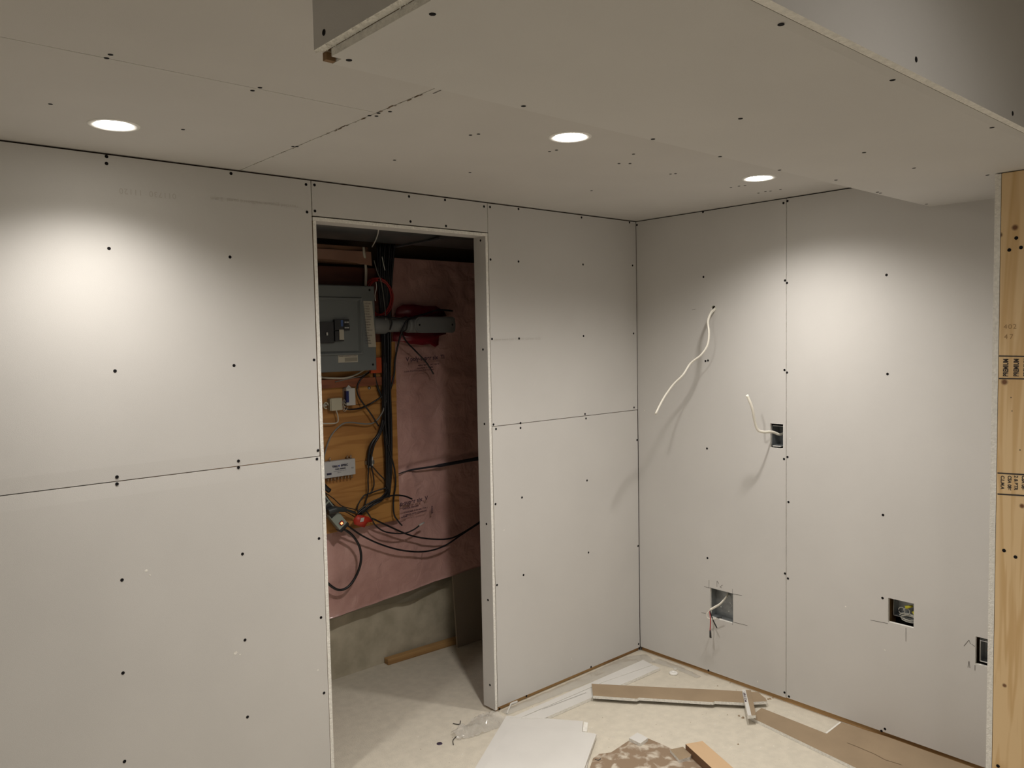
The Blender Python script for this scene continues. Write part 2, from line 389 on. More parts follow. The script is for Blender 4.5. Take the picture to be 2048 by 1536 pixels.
# torn paper along the rough butt joint, and the pencil tick beside it
mb = MB(); rr = random.Random(3)
for k in range(46):
    y = -.10-.95*rr.random(); s = .0012+.0035*rr.random()*(1.5 if y < -.6 else .6)
    x = -2.035+rr.uniform(-.003, .003)
    mb.add([(x-s*.5, y-s*2, 2.1994), (x+s*.5, y-s*1.5, 2.1994), (x+s*.6, y+s*2, 2.1994), (x-s*.3, y+s*1.2, 2.1994)], [(0, 1, 2, 3)])
o = mb.build('torn_seam', FRAME, CE, recalc=False); o['kind'] = 'stuff'
mb = MB(); ribbon([at(866, 187, 'z', 2.2), at(882, 180, 'z', 2.2)], .003, (0, 0, -1), mb); mb.build('pencil_mark', PENCIL, CE, recalc=False)
# ---- boxed-in bulkhead under the ceiling
SX, SY0, SY1 = -2.498, -1.971, -1.395
sb = MB()
for y in (-1.93, -1.45): sb.box(SX+.016, .28, y-.019, y+.019, 2.0965, 2.2)
for x in (-2.48, -2.0, -1.6, -1.2, -.8, -.4, 0.05): sb.box(x, x+.038, -1.95, -1.425, 2.0968, 2.19)
SO = tag(sb.build('ceiling_bulkhead', PLATE), kind='structure')
u1 = panel('drywall_panel', SOF, SX+.0131, .28, SY0+.004, SY1, SO, holes=((SX+.0131, SX+.031, SY1-.030, SY1),), taper=('v0',), tw=.019, td=.0025)
# the rest of the corner is broken away down to the wood
EF = Plane((SX-.003, 0, 0), (0, 1, 0), (0, 0, 1), (-1, 0, 0))
e1 = panel('drywall_panel', EF, SY0-.0125, SY1-.003, 2.0966, 2.1995, SO, t=.0158)
FF = Plane((0, SY0-.0160, 0), (1, 0, 0), (0, 0, 1), (0, -1, 0))
f1 = panel('drywall_panel', FF, SX+.014, .28, 2.0835, 2.47, SO, t=.016)
BF = Plane((0, SY1, 0), (1, 0, 0), (0, 0, 1), (0, 1, 0))
panel('drywall_panel', BF, SX+.0135, .0, 2.0965, 2.1995, SO)
screws([(698, 120), (1047, 212), (1306, 278), (1440, 313), (1481, 237), (1562, 49), (1785, 160), (1984, 255), (1728, 305), (1828, 336), (1559, 340), (1672, 360), (1755, 384), (1761, 386), (865, 28), (1853, 408), (1975, 350)], 'z', 2.083, SOF, u1, SC)
screws([(1832, 119), (2025, 227)], 'y', SY0-.0160, FF, f1, SL)
screws([(648, 65)], 'x', SX-.003, EF, e1, SR)
MB().box(SX+.0135, SX+.0305, SY1-.012, SY1-.001, 2.0836, 2.0964).build('corner_block', mat('raw_corner_wood', (.22, .13, .06), .8), SO)
# crumbs of gypsum along the snapped edge of the end panel
mb = MB()
for k in range(420):
    y = rr.uniform(SY0, SY1); s = rr.uniform(.0010, .0034); x = SX-.003+rr.uniform(.001, .0150); z = 2.0966
    V = [(x-s, y, z), (x, y-s, z), (x+s, y, z), (x, y+s, z), (x+rr.uniform(-s, s)*.4, y, z-s*rr.uniform(.4, 1.2))]
    mb.add(V, [(0, 1, 4), (1, 2, 4), (2, 3, 4), (3, 0, 4)])
o = mb.build('gypsum_crumbs', GYP, SO, recalc=False); o['kind'] = 'stuff'
# ---- stub wall that carries the bulkhead
XS = -.5
st = MB(); st.box(XS+.04, .3, -1.868, -1.7795, 0, .038); st.box(XS+.04, .3, -1.868, -1.7795, 2.045, 2.082)
for x in (-.1, .2): st.box(x, x+.038, -1.868, -1.7795, .038, 2.045)
ST = tag(st.build('wall_stub', PLATE), kind='structure')
SP = Plane((0, -1.763, 0), (-1, 0, 0), (0, 0, 1), (0, 1, 0))
panel('drywall_panel', SP, -.0, -XS, .014, 2.080, ST, t=.016)
SP2 = Plane((0, -1.8815, 0), (1, 0, 0), (0, 0, 1), (0, -1, 0))
panel('drywall_panel', SP2, XS+.03, .28, .014, 2.080, ST)
# ---- rest of the room, out of the frame
FR = PAPER
tag(MB().box(-6.3, -6.2, -6.3, 1.1, 0, 2.6).build('wall_far_left', FR), kind='structure')
tag(MB().box(-6.3, .8, -6.3, -6.2, 0, 2.6).build('wall_front', FR), kind='structure')
tag(MB().box(.3, .4, -6.2, .0, 0, 2.6).build('wall_far_right', FR), kind='structure')
tag(MB().box(-6.3, .8, -6.3, -1.97, 2.47, 2.6).build('ceiling_front', CAPER), kind='structure')

# ================================================================== UTILITY CLOSET
tag(MB().box(-2.7, .5, .80, 1.0, 0, .42).build('wall_back', CONC), kind='structure')
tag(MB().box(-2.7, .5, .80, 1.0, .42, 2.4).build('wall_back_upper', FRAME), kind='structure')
tag(MB().box(-2.75, -2.70, .079, 1.0, 0, 2.4).build('wall_closet_left', FRAME), kind='structure')
tag(MB().box(.12, .5, .079, 1.0, 0, 2.4).build('wall_closet_right', FRAME), kind='structure')
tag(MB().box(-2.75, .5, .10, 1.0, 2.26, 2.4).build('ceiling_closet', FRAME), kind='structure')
# insulation behind a clear sheet
POLY = mat('pink_insulation_under_poly', (.66, .40, .36), .45, bump=.9, bscale=13, c2=(.48, .27, .24), vscale=4, coat=.9, stretch=(1, 1, 1))
from mathutils import noise
for nd in POLY.node_tree.nodes:
    if nd.type == 'BUMP': nd.inputs['Distance'].default_value = .010
    if nd.type == 'TEX_NOISE' and abs(nd.inputs['Scale'].default_value-13) < .1: nd.inputs['Distortion'].default_value = 1.2; nd.inputs['Detail'].default_value = 3
POLY.node_tree.nodes['Principled BSDF'].inputs['Coat Roughness'].default_value = .12
nx, nz = 150, 130; V = []; Fs = []
def insul(x, z):
    n = noise.noise(Vector((x*2.2, 0, z*1.6)))*.016+noise.noise(Vector((x*7+3, 5, z*5)))*.007+abs(noise.noise(Vector((x*9+z*5, 9, z*12-x*4))))*-.009+noise.noise(Vector((x*30, 2, z*22)))*.0022
    y = .728+n
    if z < .74: y -= .012*math.sin(min(1, (.74-z)/.2)*math.pi/2)                 # bulges under the board
    zc = .985+(x+.97)*.06                                                         # the lap, drawn in by a tuck
    y += .020*math.exp(-((z-zc)/.012)**2)*(1 if x > -.99 else 0)
    for (cx, cz, an) in ((-.93, .985, -1.2), (-.93, .985, -.9), (-.95, .985, -1.45), (-.80, 1.60, -.8), (-.9, 1.35, .6), (-.93, 1.14, -.3)):   # radiating pleats
        dx, dz = x-cx, z-cz; al = dx*math.cos(an)+dz*math.sin(an); ac = -dx*math.sin(an)+dz*math.cos(an)
        if 0 < al < .35: y -= .011*math.exp(-(ac/(.005+.035*al))**2)*(1-al/.35)
    d = (x+1.01)/.015
    return max(y, .704)
for j in range(nz+1):
    for i in range(nx+1):
        x = -2.2+2.3*i/nx; zb = .333+(x+1.39)*.068; z = zb+(2.03-zb)*j/nz
        V.append((x, insul(x, z), z))
for j in range(nz):
    for i in range(nx):
        k = j*(nx+1)+i
        if V[k][0] < -1.03 and V[k][2] > .78: continue                            # covered by the board
        Fs.append((k, k+1, k+nx+2, k+nx+1))
# turn the bottom edge back to the wall
k0 = len(V)
for i in range(nx+1): V.append((V[i][0], .795, V[i][2]-.01))
for i in range(nx): Fs.append((i, i+1, k0+i+1, k0+i))
mb = MB(); mb.add(V, Fs, 0, True)
INS = thing('insulation_blanket', (-1, .75, .33), 'pink insulation behind clear wrinkled plastic sheeting on the utility room back wall', 'insulation')
ins = mb.build('plastic_faced_batt', POLY, INS, recalc=False)
FLAP = mat('poly_edge', (.27, .245, .19), .45, bump=.3, bscale=20, coat=.3)
V = []; n = 40
for i in range(n+1):
    x = -1.7+1.35*i/n; zt = .336+(x+1.39)*.068; dr = .018+.05*math.exp(-((x+.86)/.2)**2)
    V += [(x, .735, zt+.001), (x, .755-.02*math.exp(-((x+.86)/.2)**2), zt-.014), (x, .775+.004*math.sin(i), zt-.014-dr)]
Fs = [(3*i+k, 3*i+3+k, 3*i+4+k, 3*i+1+k) for i in range(n) for k in (0, 1)]
MB().add(V, Fs, 0, True).build('loose_edge', FLAP, INS, recalc=False)
MB().tube([(x, .738, .333+(x+1.39)*.068+.002) for x in (-1.8, -1.39, -1.1, -.8, -.4)], [.003, .004, .0045, .008, .006], 6, 4).build('dark_hem', mat('dark_hem', (.03, .028, .03), .7), INS)
INK = mat('dark_print', (.06, .03, .05), .6)
def poly_text(u, v, body, size, slope=.03): text('printed_lettering', body, size, at(u, v, 'y', .690), (1, 0, slope), (-slope, 0, 1), INK, INS, 1.02)
poly_text(812, 723, 'V poly-super six  Ti', .029); poly_text(836, 727+5, 'vapour barrier - pare-vapeur', .011)
poly_text(834, 738, 'CAN/CGSB-51.34-M86', .010); poly_text(808, 745, 'CLEAR POLYETHYLENE FILM  0.15 mm', .0105)
poly_text(793, 1013, 'c p-super six  V', .029); poly_text(805, 1020, 'VAPOUR BARRIER', .012); poly_text(808, 1027, 'CAN/CGSB-51.34-M86 TYPE 1', .011)
poly_text(806, 1033, 'COMPLIES WITH STANDARD', .011); poly_text(771, 1038, 'PARE-VAPEUR', .0105); poly_text(772, 1044, 'CONFORME A LA NORME', .0105)
text('printed_lettering', 'CGSB', .016, at(862, 1012, 'y', .69), (0, 0, -1), (1, 0, 0), INK, INS)
# black tape line where the sheets overlap
DSTRAP = mat('dark_sealant', (.028, .028, .035), .5)
MB().tube([at(797, 948, 'y', .70), at(822, 940, 'y', .70), at(880, 931, 'y', .69), at(957, 917, 'y', .69), at(1040, 903, 'y', .69)], [.003, .005, .009, .011, .011], flat=.35).build('sealed_lap', DSTRAP, INS)
# red sheathing tape around the conduit
REDT = mat('red_tape', (.20, .012, .022), .35, coat=.4, bump=.6, bscale=30)
def patch(name, pix, y, m, par, t=.0015):
    P = [at(u, v, 'y', y) for u, v in pix]; n = len(P)
    c = sum(P, Vector())/n; c.y -= .006
    V = [p.copy() for p in P]+[c]+[p+Vector((0, t, 0)) for p in P]
    Fs = [(i, (i+1) % n, n) for i in range(n)]+[(i, (i+1) % n, n+1+(i+1) % n, n+1+i) for i in range(n)]
    return MB().add(V, Fs, 0, True).build(name, m, par)
patch('red_tape_patch', [(790, 634), (794, 616), (806, 609), (828, 609), (850, 612), (872, 612), (888, 622), (893, 632), (850, 638)], .698, REDT, INS)
patch('red_tape_patch', [(787, 662), (786, 682), (806, 684), (822, 688), (845, 690), (860, 688), (870, 694), (877, 690), (878, 672), (892, 668), (892, 660)], .698, REDT, INS)
# header wood and dark duct at the top
HW = wood('header_wood', (.23, .115, .06), (.13, .06, .03), 'x')
HB = thing('header_beam', (-1.5, .66, 1.95), 'dark timber beam under the duct above the grey electrical panel', 'beam')
MB().box(-2.3, -1.165, .64, .715, 1.985, 2.062).build('timber', HW, HB, bevel=.002)
POLYT = mat('cloudy_poly_strip', (.36, .2, .14), .35, coat=.5, bump=.4, bscale=20)
mb = MB()
V = []
for i in range(31):
    x = -2.1+.95*i/30; V += [(x, .632+.004*math.sin(i*1.3), 2.04), (x, .625+.006*math.sin(i*.9), 1.985+.01*math.sin(i*.35))]
mb.add(V, [(2*i, 2*i+2, 2*i+3, 2*i+1) for i in range(30)], 0, True).build('plastic_wrap', POLYT, HB, recalc=False)
DUCT = mat('dull_duct_metal', (.16, .165, .17), .38, .6, bump=.2, bscale=12)
D = thing('ventilation_duct', (-1.3, .45, 2.08), 'dark grey metal duct running across the top of the utility room', 'duct')
mb = MB()
pr_ = [(.26, 2.2), (.26, 2.12), (.275, 2.095), (.30, 2.082), (.36, 2.076), (.56, 2.076), (.60, 2.084), (.62, 2.105), (.62, 2.2)]
V = [(x, y, z) for x in (-2.6, .1) for y, z in pr_]; n = len(pr_)
mb.add(V, [(i, i+1, n+i+1, n+i) for i in range(n-1)]+[tuple(range(n)), tuple(range(2*n-1, n-1, -1))], 0, True).build('duct_body', DUCT, D)
for x in (-1.9, -1.02, -.2): MB().box(x-.012, x+.012, .255, .625, 2.068, 2.0745).build('seam_band', DUCT, D)
tag(MB().tube([at(757, 458, 'y', .24), at(755, 470, 'y', .3), at(750, 483, 'y', .42), at(744, 494, 'y', .58)], .0025).build('thin_wire', WHITE), 'thin pale wire hanging down in front of the dark duct', 'wire')
# backing board
PLY = wood('plywood_board', (.46, .225, .06), (.36, .16, .04), 'x', 26)
PLYD = wood('plywood_board_dark', (.24, .075, .03), (.17, .05, .02), 'x', 20)
BB = thing('backing_board', (-1.5, .69, .745), 'orange brown plywood backing board holding the panel, wiring and splitter', 'board')
XR = -1.0
MB().box(-2.3, XR, .686, .700, .745, 1.327).build('board_sheet', PLY, BB)
MB().box(-2.3, XR, .684, .700, 1.329, 1.62).build('board_sheet', PLY, BB)
MB().box(-2.3, XR-.012, .686, .700, 1.622, 1.97).build('board_sheet', wood('shaded_red_board', (.11, .03, .015), (.075, .02, .01), 'x', 20), BB)  # recess shadow above the panel is put into this sheet's dark colour
MB().box(-2.3, XR-.02, .665, .686, 1.415, 1.455).build('cross_cleat', PLYD, BB, bevel=.002)
mb = MB(); ribbon([Vector((-1.22, .6835, 1.46)), Vector((-1.2, .6835, 1.34))], .006, (0, -1, 0), mb); mb.build('knot_streak', PLYD, BB, recalc=False)
MB().lathe([(0, -.006), (.006, -.006), (.008, 0)], at(738, 776, 'y', .684), 'y', 10).build('screw', STEEL, BB)
# ---- electrical panel
GREY = mat('grey_enamel', (.15, .165, .165), .42, bump=.05, bscale=200)
EP = thing('electrical_panel', (-1.35, .69, 1.49), 'grey metal electrical breaker panel with paper directory on its cover', 'electrical panel')
X0, X1, Z0, Z1 = -1.58, -1.163, 1.491, 1.879
MB().box(X0+.012, X1-.012, .604, .683, Z0+.012, Z1-.012).build('box', GREY, EP, bevel=.003)
mb = MB()
rings = [(0, .604), (.0, .597), (.004, .594)]
def rect(mb_, list_, mi=0):
    """nested rectangles (x0,x1,z0,z1,y) bridged into a pressed sheet"""
    V = []
    for x0, x1, z0, z1, y in list_: V += [(x0, y, z0), (x1, y, z0), (x1, y, z1), (x0, y, z1)]
    Fs = [(4*i+k, 4*i+(k+1) % 4, 4*i+4+(k+1) % 4, 4*i+4+k) for i in range(len(list_)-1) for k in range(4)]
    Fs.append(tuple(4*(len(list_)-1)+k for k in range(4))); mb_.add(V, Fs, mi)
rect(mb, [(X0, X1, Z0, Z1, .604), (X0, X1, Z0, Z1, .597), (X0+.004, X1-.004, Z0+.004, Z1-.004, .594),
          (X0+.085, X1-.070, Z0+.072, Z1-.052, .594), (X0+.090, X1-.075, Z0+.077, Z1-.057, .588), (X0+.096, X1-.081, Z0+.083, Z1-.063, .588), (X0+.104, X1-.091, Z0+.093, Z1-.071, .5975)])
mb.build('cover', GREY, EP)
BRK = mat('breaker_black', (.018, .018, .02), .35)
bk = MB(); bk.box(-1.475, -1.385, .583, .597, 1.62, 1.715).build('breaker', BRK, EP, bevel=.0015)
MB().box(-1.382, -1.338, .579, .597, 1.677, 1.725).build('breaker', BRK, EP, bevel=.0015)
MB().box(-1.382, -1.338, .579, .597, 1.628, 1.674).build('breaker', BRK, EP, bevel=.0015)
MB().box(-1.336, -1.308, .581, .597, 1.703, 1.727).build('breaker', BRK, EP, bevel=.0015)
MB().box(-1.336, -1.306, .581, .597, 1.676, 1.700).build('breaker', BRK, EP, bevel=.0015)
LBL = mat('paper_label', (.46, .43, .35), .8); BLU = mat('blue_label', (.05, .10, .26), .5); SLV = mat('silver_toggle', (.5, .5, .48), .35)
MB().box(-1.352, -1.341, .5775, .579, 1.694, 1.722).build('blue_label', BLU, EP)
MB().box(-1.362, -1.339, .5768, .579, 1.634, 1.680).build('instruction_label', LBL, EP)
for z in (1.7125, 1.688):
    for x in (-1.333, -1.321): MB().box(x, x+.009, .578, .5808, z-.0025, z+.0025).build('toggle', SLV, EP)
MB().box(-1.425, -1.418, .578, .583, 1.655, 1.668).build('toggle', SLV, EP)
A_ = at(727, 602, 'y', .592); B_ = at(753, 694, 'y', .592)
mb = MB(); mb.add([(A_.x, .5932, A_.z), (A_.x+.046, .5932, A_.z), (B_.x-.002, .5915, B_.z), (B_.x-.043, .5905, B_.z)], [(0, 1, 2, 3)])
mb.add([(A_.x, .594, A_.z), (A_.x+.046, .594, A_.z), (B_.x-.002, .5935, B_.z), (B_.x-.043, .5935, B_.z)], [(0, 1, 2, 3)])
dl = mb.build('circuit_directory', LBL, EP, recalc=False)
for i, s_ in enumerate(['KITCHEN', 'PLUGS', 'FRIDGE', 'STOVE', 'DRYER', 'WASHER', 'LIGHTS', 'BATH', 'BEDRM', 'HALL', 'FURNACE', 'A/C', 'GARAGE', 'BSMT', 'SPARE', 'SMOKE']):
    text('handwriting', '%d %s' % (2*i+1, s_), .0085, (A_.x+.003, .5925-.0008-.0016*i/16, A_.z-.014-.0122*i), (1, 0, 0), (0, 0, 1), INK, EP, 1.0, .8)
C_ = at(676, 708, 'y', .592); E_ = at(716, 724, 'y', .592)
MB().box(C_.x, E_.x, .5925, .594, E_.z, C_.z).build('warning_label', LBL, EP)
text('label_lettering', 'DANGER  HAZARDOUS VOLTAGE', .0075, (C_.x+.003, .5918, C_.z-.013), (1, 0, 0), (0, 0, 1), INK, EP, 1, .8)
MB().box(C_.x+.034, E_.x-.003, .5920, .5925, E_.z+.004, C_.z-.018).build('label_block', mat('label_grey', (.27, .25, .2), .8), EP)
me = SL
for u, v in ((739, 580), (746, 729)): o = link('cover_screw', me, EP); o.location = at(u, v, 'y', .5935)-Vector(EP.location)
# ---- conduit
PVC = mat('grey_pvc', (.20, .205, .205), .5)
CZ = 1.700; CY = .648
CT = thing('conduit', (-1.16, CY, CZ), 'grey plastic conduit with pull elbow running right from the electrical panel', 'conduit')
MB().lathe([(0, 0), (.0405, 0), (.0415, .003), (.0415, .085), (.039, .09), (.033, .0905)], (-1.165, CY, CZ), 'x').build('coupling', PVC, CT)
MB().lathe([(.033, -.02), (.033, .20)], (-1.12, CY, CZ), 'x').build('pipe', PVC, CT)
MB().lathe([(.034, 0), (.038, .003), (.038, .02), (.036, .022), (.038, .026), (.038, .045)], (-.955, CY, CZ), 'x').build('hub', PVC, CT)
mb = MB(); P = []
for k in range(12): a = math.pi/2+math.pi*k/11; P.append((-.895+.038*math.cos(a), .038*math.sin(a)))
P += [(-.70, -.038), (-.688, -.030), (-.684, 0), (-.688, .030), (-.70, .038)]
V = [(x, .612, CZ+z) for x, z in P]+[(x, .70, CZ+z) for x, z in P]; n = len(P)
mb.add(V, [tuple(range(n)), tuple(range(2*n-1, n-1, -1))]+[(i, (i+1) % n, n+(i+1) % n, n+i) for i in range(n)]).build('elbow_body', PVC, CT, bevel=.002)
mb = MB(); V = [(-.8+(x+.8)*.93, .609, CZ+z*.93) for x, z in P]+[(-.8+(x+.8)*.93, .6115, CZ+z*.93) for x, z in P]
mb.add(V, [tuple(range(n)), tuple(range(2*n-1, n-1, -1))]+[(i, (i+1) % n, n+(i+1) % n, n+i) for i in range(n)]).build('elbow_cover', PVC, CT)
for x in (-.905, -.705): o = link('cover_screw', SL, CT); o.location = Vector((x, .6088, CZ))-Vector(CT.location)
# ---- red coil of cable
REDC = mat('red_orange_cable', (.33, .022, .018), .35)
mb = MB(); rr = random.Random(5)
cc = at(757, 596, 'y', .66)
for k in range(6):
    rx, rz = .062+.0035*k, .080+.0035*k; ph = rr.random(); dx, dz = rr.uniform(-.004, .004), rr.uniform(-.004, .004)
    pts = [(cc.x+dx+rx*math.cos(a), .655+.007*math.sin(2*a+ph*6)+.004*(k % 3), cc.z+dz+rz*math.sin(a)) for a in [2*math.pi*i/28 for i in range(29)]]
    mb.tube(pts, .0032, 6, 1, cap=False)
tag(mb.build('cable_coil', REDC, loc=cc), 'coil of thin red cable hanging beside the electrical panel', 'cable coil')
# ---- cables
def cable(pix, r_, label, m=BLACKC, group=None, cat='cable', name='cable', flat=1.0, seg=8):
    pts = [at(p[0], p[1], 'y', p[2] if len(p) > 2 else .66) for p in pix]
    o = MB().tube(pts, r_, seg, 6, flat=flat).build(name, m, loc=pts[0]); return tag(o, label, cat, group)
ptop = [(752, 768, 780, 790), 492]
rr = random.Random(11)
for k in range(8):
    f_ = (k-3.5)/3.5
    pts = [(772+17*f_, 488, .665-.02*(k % 2)), (770+13*f_, 560, .66), (771+9*f_, 625, .672-.006*(k % 2)), (773+8*f_, 700, .664-.01*(k % 3)),
           (773+7*f_, 770, .66-.009*(k % 2)), (774+8*f_+rr.uniform(-1, 1), 840, .664-.01*(k % 3)), (777+6*f_, 900, .66-.008*(k % 2)), (777+5*f_, 950, .665-.01*(k % 2)), (775+4*f_, 993+rr.uniform(-8, 4), .665)]
    cable(pts, .0052, 'one of the thick black cables bundled vertically beside the plywood edge', group='vertical black cable bundle')
GREYC = mat('grey_jacket', (.20, .19, .17), .45); CREAM = mat('cream_jacket', (.50, .46, .38), .45)
cable([(772, 800, .655), (766, 822, .652), (752, 842), (735, 848), (700, 845), (682, 850), (662, 872), (650, 905), (646, 930)], .0038, 'grey cable curving left across the plywood above the splitter', GREYC)
cable([(628, 753), (660, 756), (690, 756), (712, 749), (735, 735)], .0045, 'cream cable sweeping along the underside of the electrical panel', CREAM)
cable([(738, 742), (722, 752), (700, 757), (670, 764)], .002, 'thin grey wire just below the cream cable', GREYC, name='thin_wire', cat='wire')
cable([(672, 820), (676, 835), (672, 846), (640, 847)], .003, 'thin cream cable dropping from the beige junction box', CREAM)
cable([(727, 494, .63), (729, 512, .63), (732, 540, .66), (731, 572, .66)], .0075, 'cream cable dropping into the top of the electrical panel', CREAM, flat=.5)
cable([(748, 520, .64), (755, 545, .65), (762, 562, .645), (768, 600, .64), (772, 640, .6)], .0022, 'thin pale wire running down through the red coil', GREYC, name='thin_wire', cat='wire')
cable([(764, 513, .63), (767, 528, .63), (770, 541, .63)], .002, 'short white strip of printed wire on the dark bundle', WHITE, name='thin_wire', cat='wire')
cable([(752, 564, .645), (753, 575, .645), (750, 590, .645), (751, 602, .645)], .002, 'short pale wire dangling inside the red coil', WHITE, name='thin_wire', cat='wire')
cable([(765, 792, .64), (745, 805), (722, 816), (700, 819), (690, 817)], .0042, 'black cable branching left from the bundle to the white box')
cable([(738, 745), (722, 758), (714, 776), (717, 792), (727, 808, .65), (742, 828, .65), (757, 852, .65)], .0038, 'black cable looping down past the right side of the white box')
cable([(766, 840, .65), (757, 868), (744, 886), (738, 905), (737, 930)], .0075, 'thick black cable bending off the bundle to the coaxial clip')
cable([(770, 842, .645), (760, 868, .655), (748, 890, .655), (742, 915), (741, 932)], .005, 'second black cable bending off the bundle behind the thick one')
cable([(737, 930), (736, 958), (736, 985), (731, 1005), (728, 1022)], .0035, 'black coaxial cable dropping straight below the coaxial clip')
cable([(742, 930), (746, 948), (748, 968), (744, 982), (737, 988)], .0032, 'black coaxial cable making a small loop right of the clip')
cable([(744, 932), (756, 946), (770, 960)], .0032, 'short black coaxial cable running right into the bundle')
cable([(776, 890, .64), (784, 918, .645), (790, 945, .66), (791, 970, .67), (787, 1000, .67), (788, 1028, .66), (796, 1042, .66), (804, 1051, .66)], .004, 'loose black cable hanging right of the bundle with a cut end')
cable([(774, 975, .65), (752, 982), (740, 987), (727, 992), (716, 1010), (714, 1020)], .0034, 'black cable curving left from the bottom of the bundle')
cable([(722, 1026, .65), (738, 1012, .64), (758, 1000, .64), (785, 991, .64), (808, 992, .65), (824, 998, .66)], .004, 'black cable arching right over the printed plastic below the bundle')
for k, (a, b) in enumerate(((0, 0), (4, 3), (-2, 6), (3, 8))):
    cable([(715+a, 1024+b, .66), (730+a, 1012+b, .655), (745, 1003+b, .65), (762, 995+b*.8, .645), (776-k, 980+b, .655)], .0042, 'one of the black cables gathered in a knot at the foot of the bundle', group='knot of black cables')
cable([(733, 1022, .65), (742, 1036, .645), (752, 1052, .65), (772, 1064, .655), (805, 1067, .655), (826, 1060, .65), (840, 1050, .65)], .0036, 'black cable swinging right to a bare silver end')
tag(MB().tube([at(838, 1051, 'y', .65), at(848, 1045, 'y', .65)], .0045, 8, 1).build('cable_connector', SLV, loc=at(838, 1051, 'y', .65)), 'silver connector on the end of the swinging black cable', 'connector')
cable([(745, 1037, .65), (785, 1056, .66), (822, 1071, .665), (862, 1078, .665), (900, 1077, .665), (930, 1063, .66), (962, 1042, .65)], .0042, 'upper of the two long black cords sagging right to the door jamb')
cable([(691, 1048, .64), (722, 1070, .66), (762, 1089, .67), (806, 1101, .67), (850, 1103, .67), (888, 1092, .665), (925, 1068, .66), (962, 1044, .65)], .0042, 'lower of the two long black cords from the power bar to the door jamb')
cable([(688, 1058, .64), (706, 1072, .65), (719, 1094, .66), (722, 1120, .66), (714, 1148, .67), (698, 1172, .67), (680, 1180, .67), (662, 1172, .67), (640, 1150, .67)], .006, 'thick black power cord looping down from the power bar')
cable([(650, 985), (668, 998), (684, 1012), (706, 1018), (718, 1022)], .0022, 'thin dark wire sagging from the left to the cable knot', name='thin_wire', cat='wire')
cable([(650, 984), (660, 1002), (676, 1016), (696, 1026), (720, 1040)], .0022, 'second thin dark wire sagging just above the power bar', name='thin_wire', cat='wire')
cable([(905, 622, .63), (878, 620, .62), (850, 628, .61), (818, 638, .60), (808, 652, .60), (802, 668, .61), (796, 690, .64), (790, 720, .66), (788, 750, .66), (780, 782, .66)], .0045, 'black cable crossing over the conduit and dropping along the bundle')
cable([(756, 633, .605), (778, 634, .605), (800, 637, .60), (815, 635, .6), (815, 650, .6), (812, 660, .61), (804, 664, .615)], .0035, 'black cable running along the top of the conduit and looping round it')
cable([(779, 632, .612), (784, 644, .602), (780, 660, .612)], .0035, 'short black tie loop around the conduit beside its coupling')
cable([(802, 662, .61), (812, 682, .64), (832, 703, .66), (850, 722, .66), (860, 736, .66), (867, 748, .66)], .004, 'black cable hanging diagonally from the conduit over the printed sheeting')
cable([(746, 700, .67), (751, 760, .67), (766, 800, .665)], .006, 'black cable just right of the panel edge')
# coax clip with fittings
KC = thing('coaxial_clip', at(740, 925, 'y', .67), 'small silver coaxial ground block screwed to the plywood', 'clip')
mb = MB(); c = at(740, 925, 'y', .672)
mb.box(c.x-.022, c.x+.022, .668, .684, c.z-.009, c.z+.009); mb.build('block', STEEL, KC, bevel=.001)
for dx, dz in ((-.012, .012), (.012, .014), (-.012, -.012), (0, -.012), (.012, -.012)):
    MB().tube([(c.x+dx, .672, c.z+dz-.012), (c.x+dx, .672, c.z+dz+.012)], .0045, 6, 1, smooth=False).build('fitting', SLV, KC)
# ---- small boxes on the board
OFFW = mat('cream_plastic', (.47, .44, .33), .5); OFFW2 = mat('white_box_plastic', (.52, .51, .48), .5)
J1 = thing('junction_box', at(673, 808, 'y', .684), 'square beige telephone junction box on the plywood', 'junction box')
a, b = at(661, 797, 'y', .66), at(684, 820, 'y', .66)
MB().box(a.x, b.x, .655, .6838, b.z, a.z).build('housing', OFFW, J1, bevel=.003); MB().box(a.x-.004, a.x+.004, .658, .6835, b.z+.002, a.z-.002).build('lid_edge', OFFW, J1, bevel=.001)
mb = MB(); rr = random.Random(8)
for k in range(9):
    p = at(684, 800+2*k, 'y', .665); q = at(691+rr.uniform(-3, 6), 806+rr.uniform(-4, 16), 'y', .655); mb.tube([p, (p+q)/2+Vector((rr.uniform(-.01, .01), -.01, rr.uniform(-.02, .02))), q], .0011, 5, 4)
mb.build('loose_wires', CREAM, J1)
J2 = thing('phone_block', at(702, 792, 'y', .684), 'white telephone block with a blue stripe to the right of the beige box', 'junction box')
a, b = at(692, 777, 'y', .65), at(711, 810, 'y', .65)
MB().box(a.x, b.x, .648, .6838, b.z, a.z).build('housing', OFFW2, J2, bevel=.002)
MB().box(a.x-.003, a.x+.011, .644, .662, b.z+.015, a.z-.012).build('blue_stripe', mat('deep_blue', (.012, .018, .11), .4), J2, bevel=.001)
m_ = (a.x+b.x)/2; MB().prism([(m_-.016, 0), (m_+.012, 0), (m_, .012)], -.682, -.66, M=Matrix(((1, 0, 0, 0), (0, 0, 1, 0), (0, 1, 0, a.z), (0, 0, 0, 1))).copy() @ Matrix.Scale(1, 4)).build('top_tab', OFFW2, J2) if False else None
mb = MB(); mb.add([(m_-.018, .66, a.z), (m_+.012, .66, a.z), (m_-.003, .66, a.z+.014), (m_-.018, .68, a.z), (m_+.012, .68, a.z), (m_-.003, .68, a.z+.014)], [(0, 1, 2), (5, 4, 3), (0, 2, 5, 3), (2, 1, 4, 5)]).build('top_tab', OFFW2, J2)
J3 = thing('wire_ring', at(651, 811, 'y', .684), 'small round cream wire guide left of the beige junction box', 'cable guide')
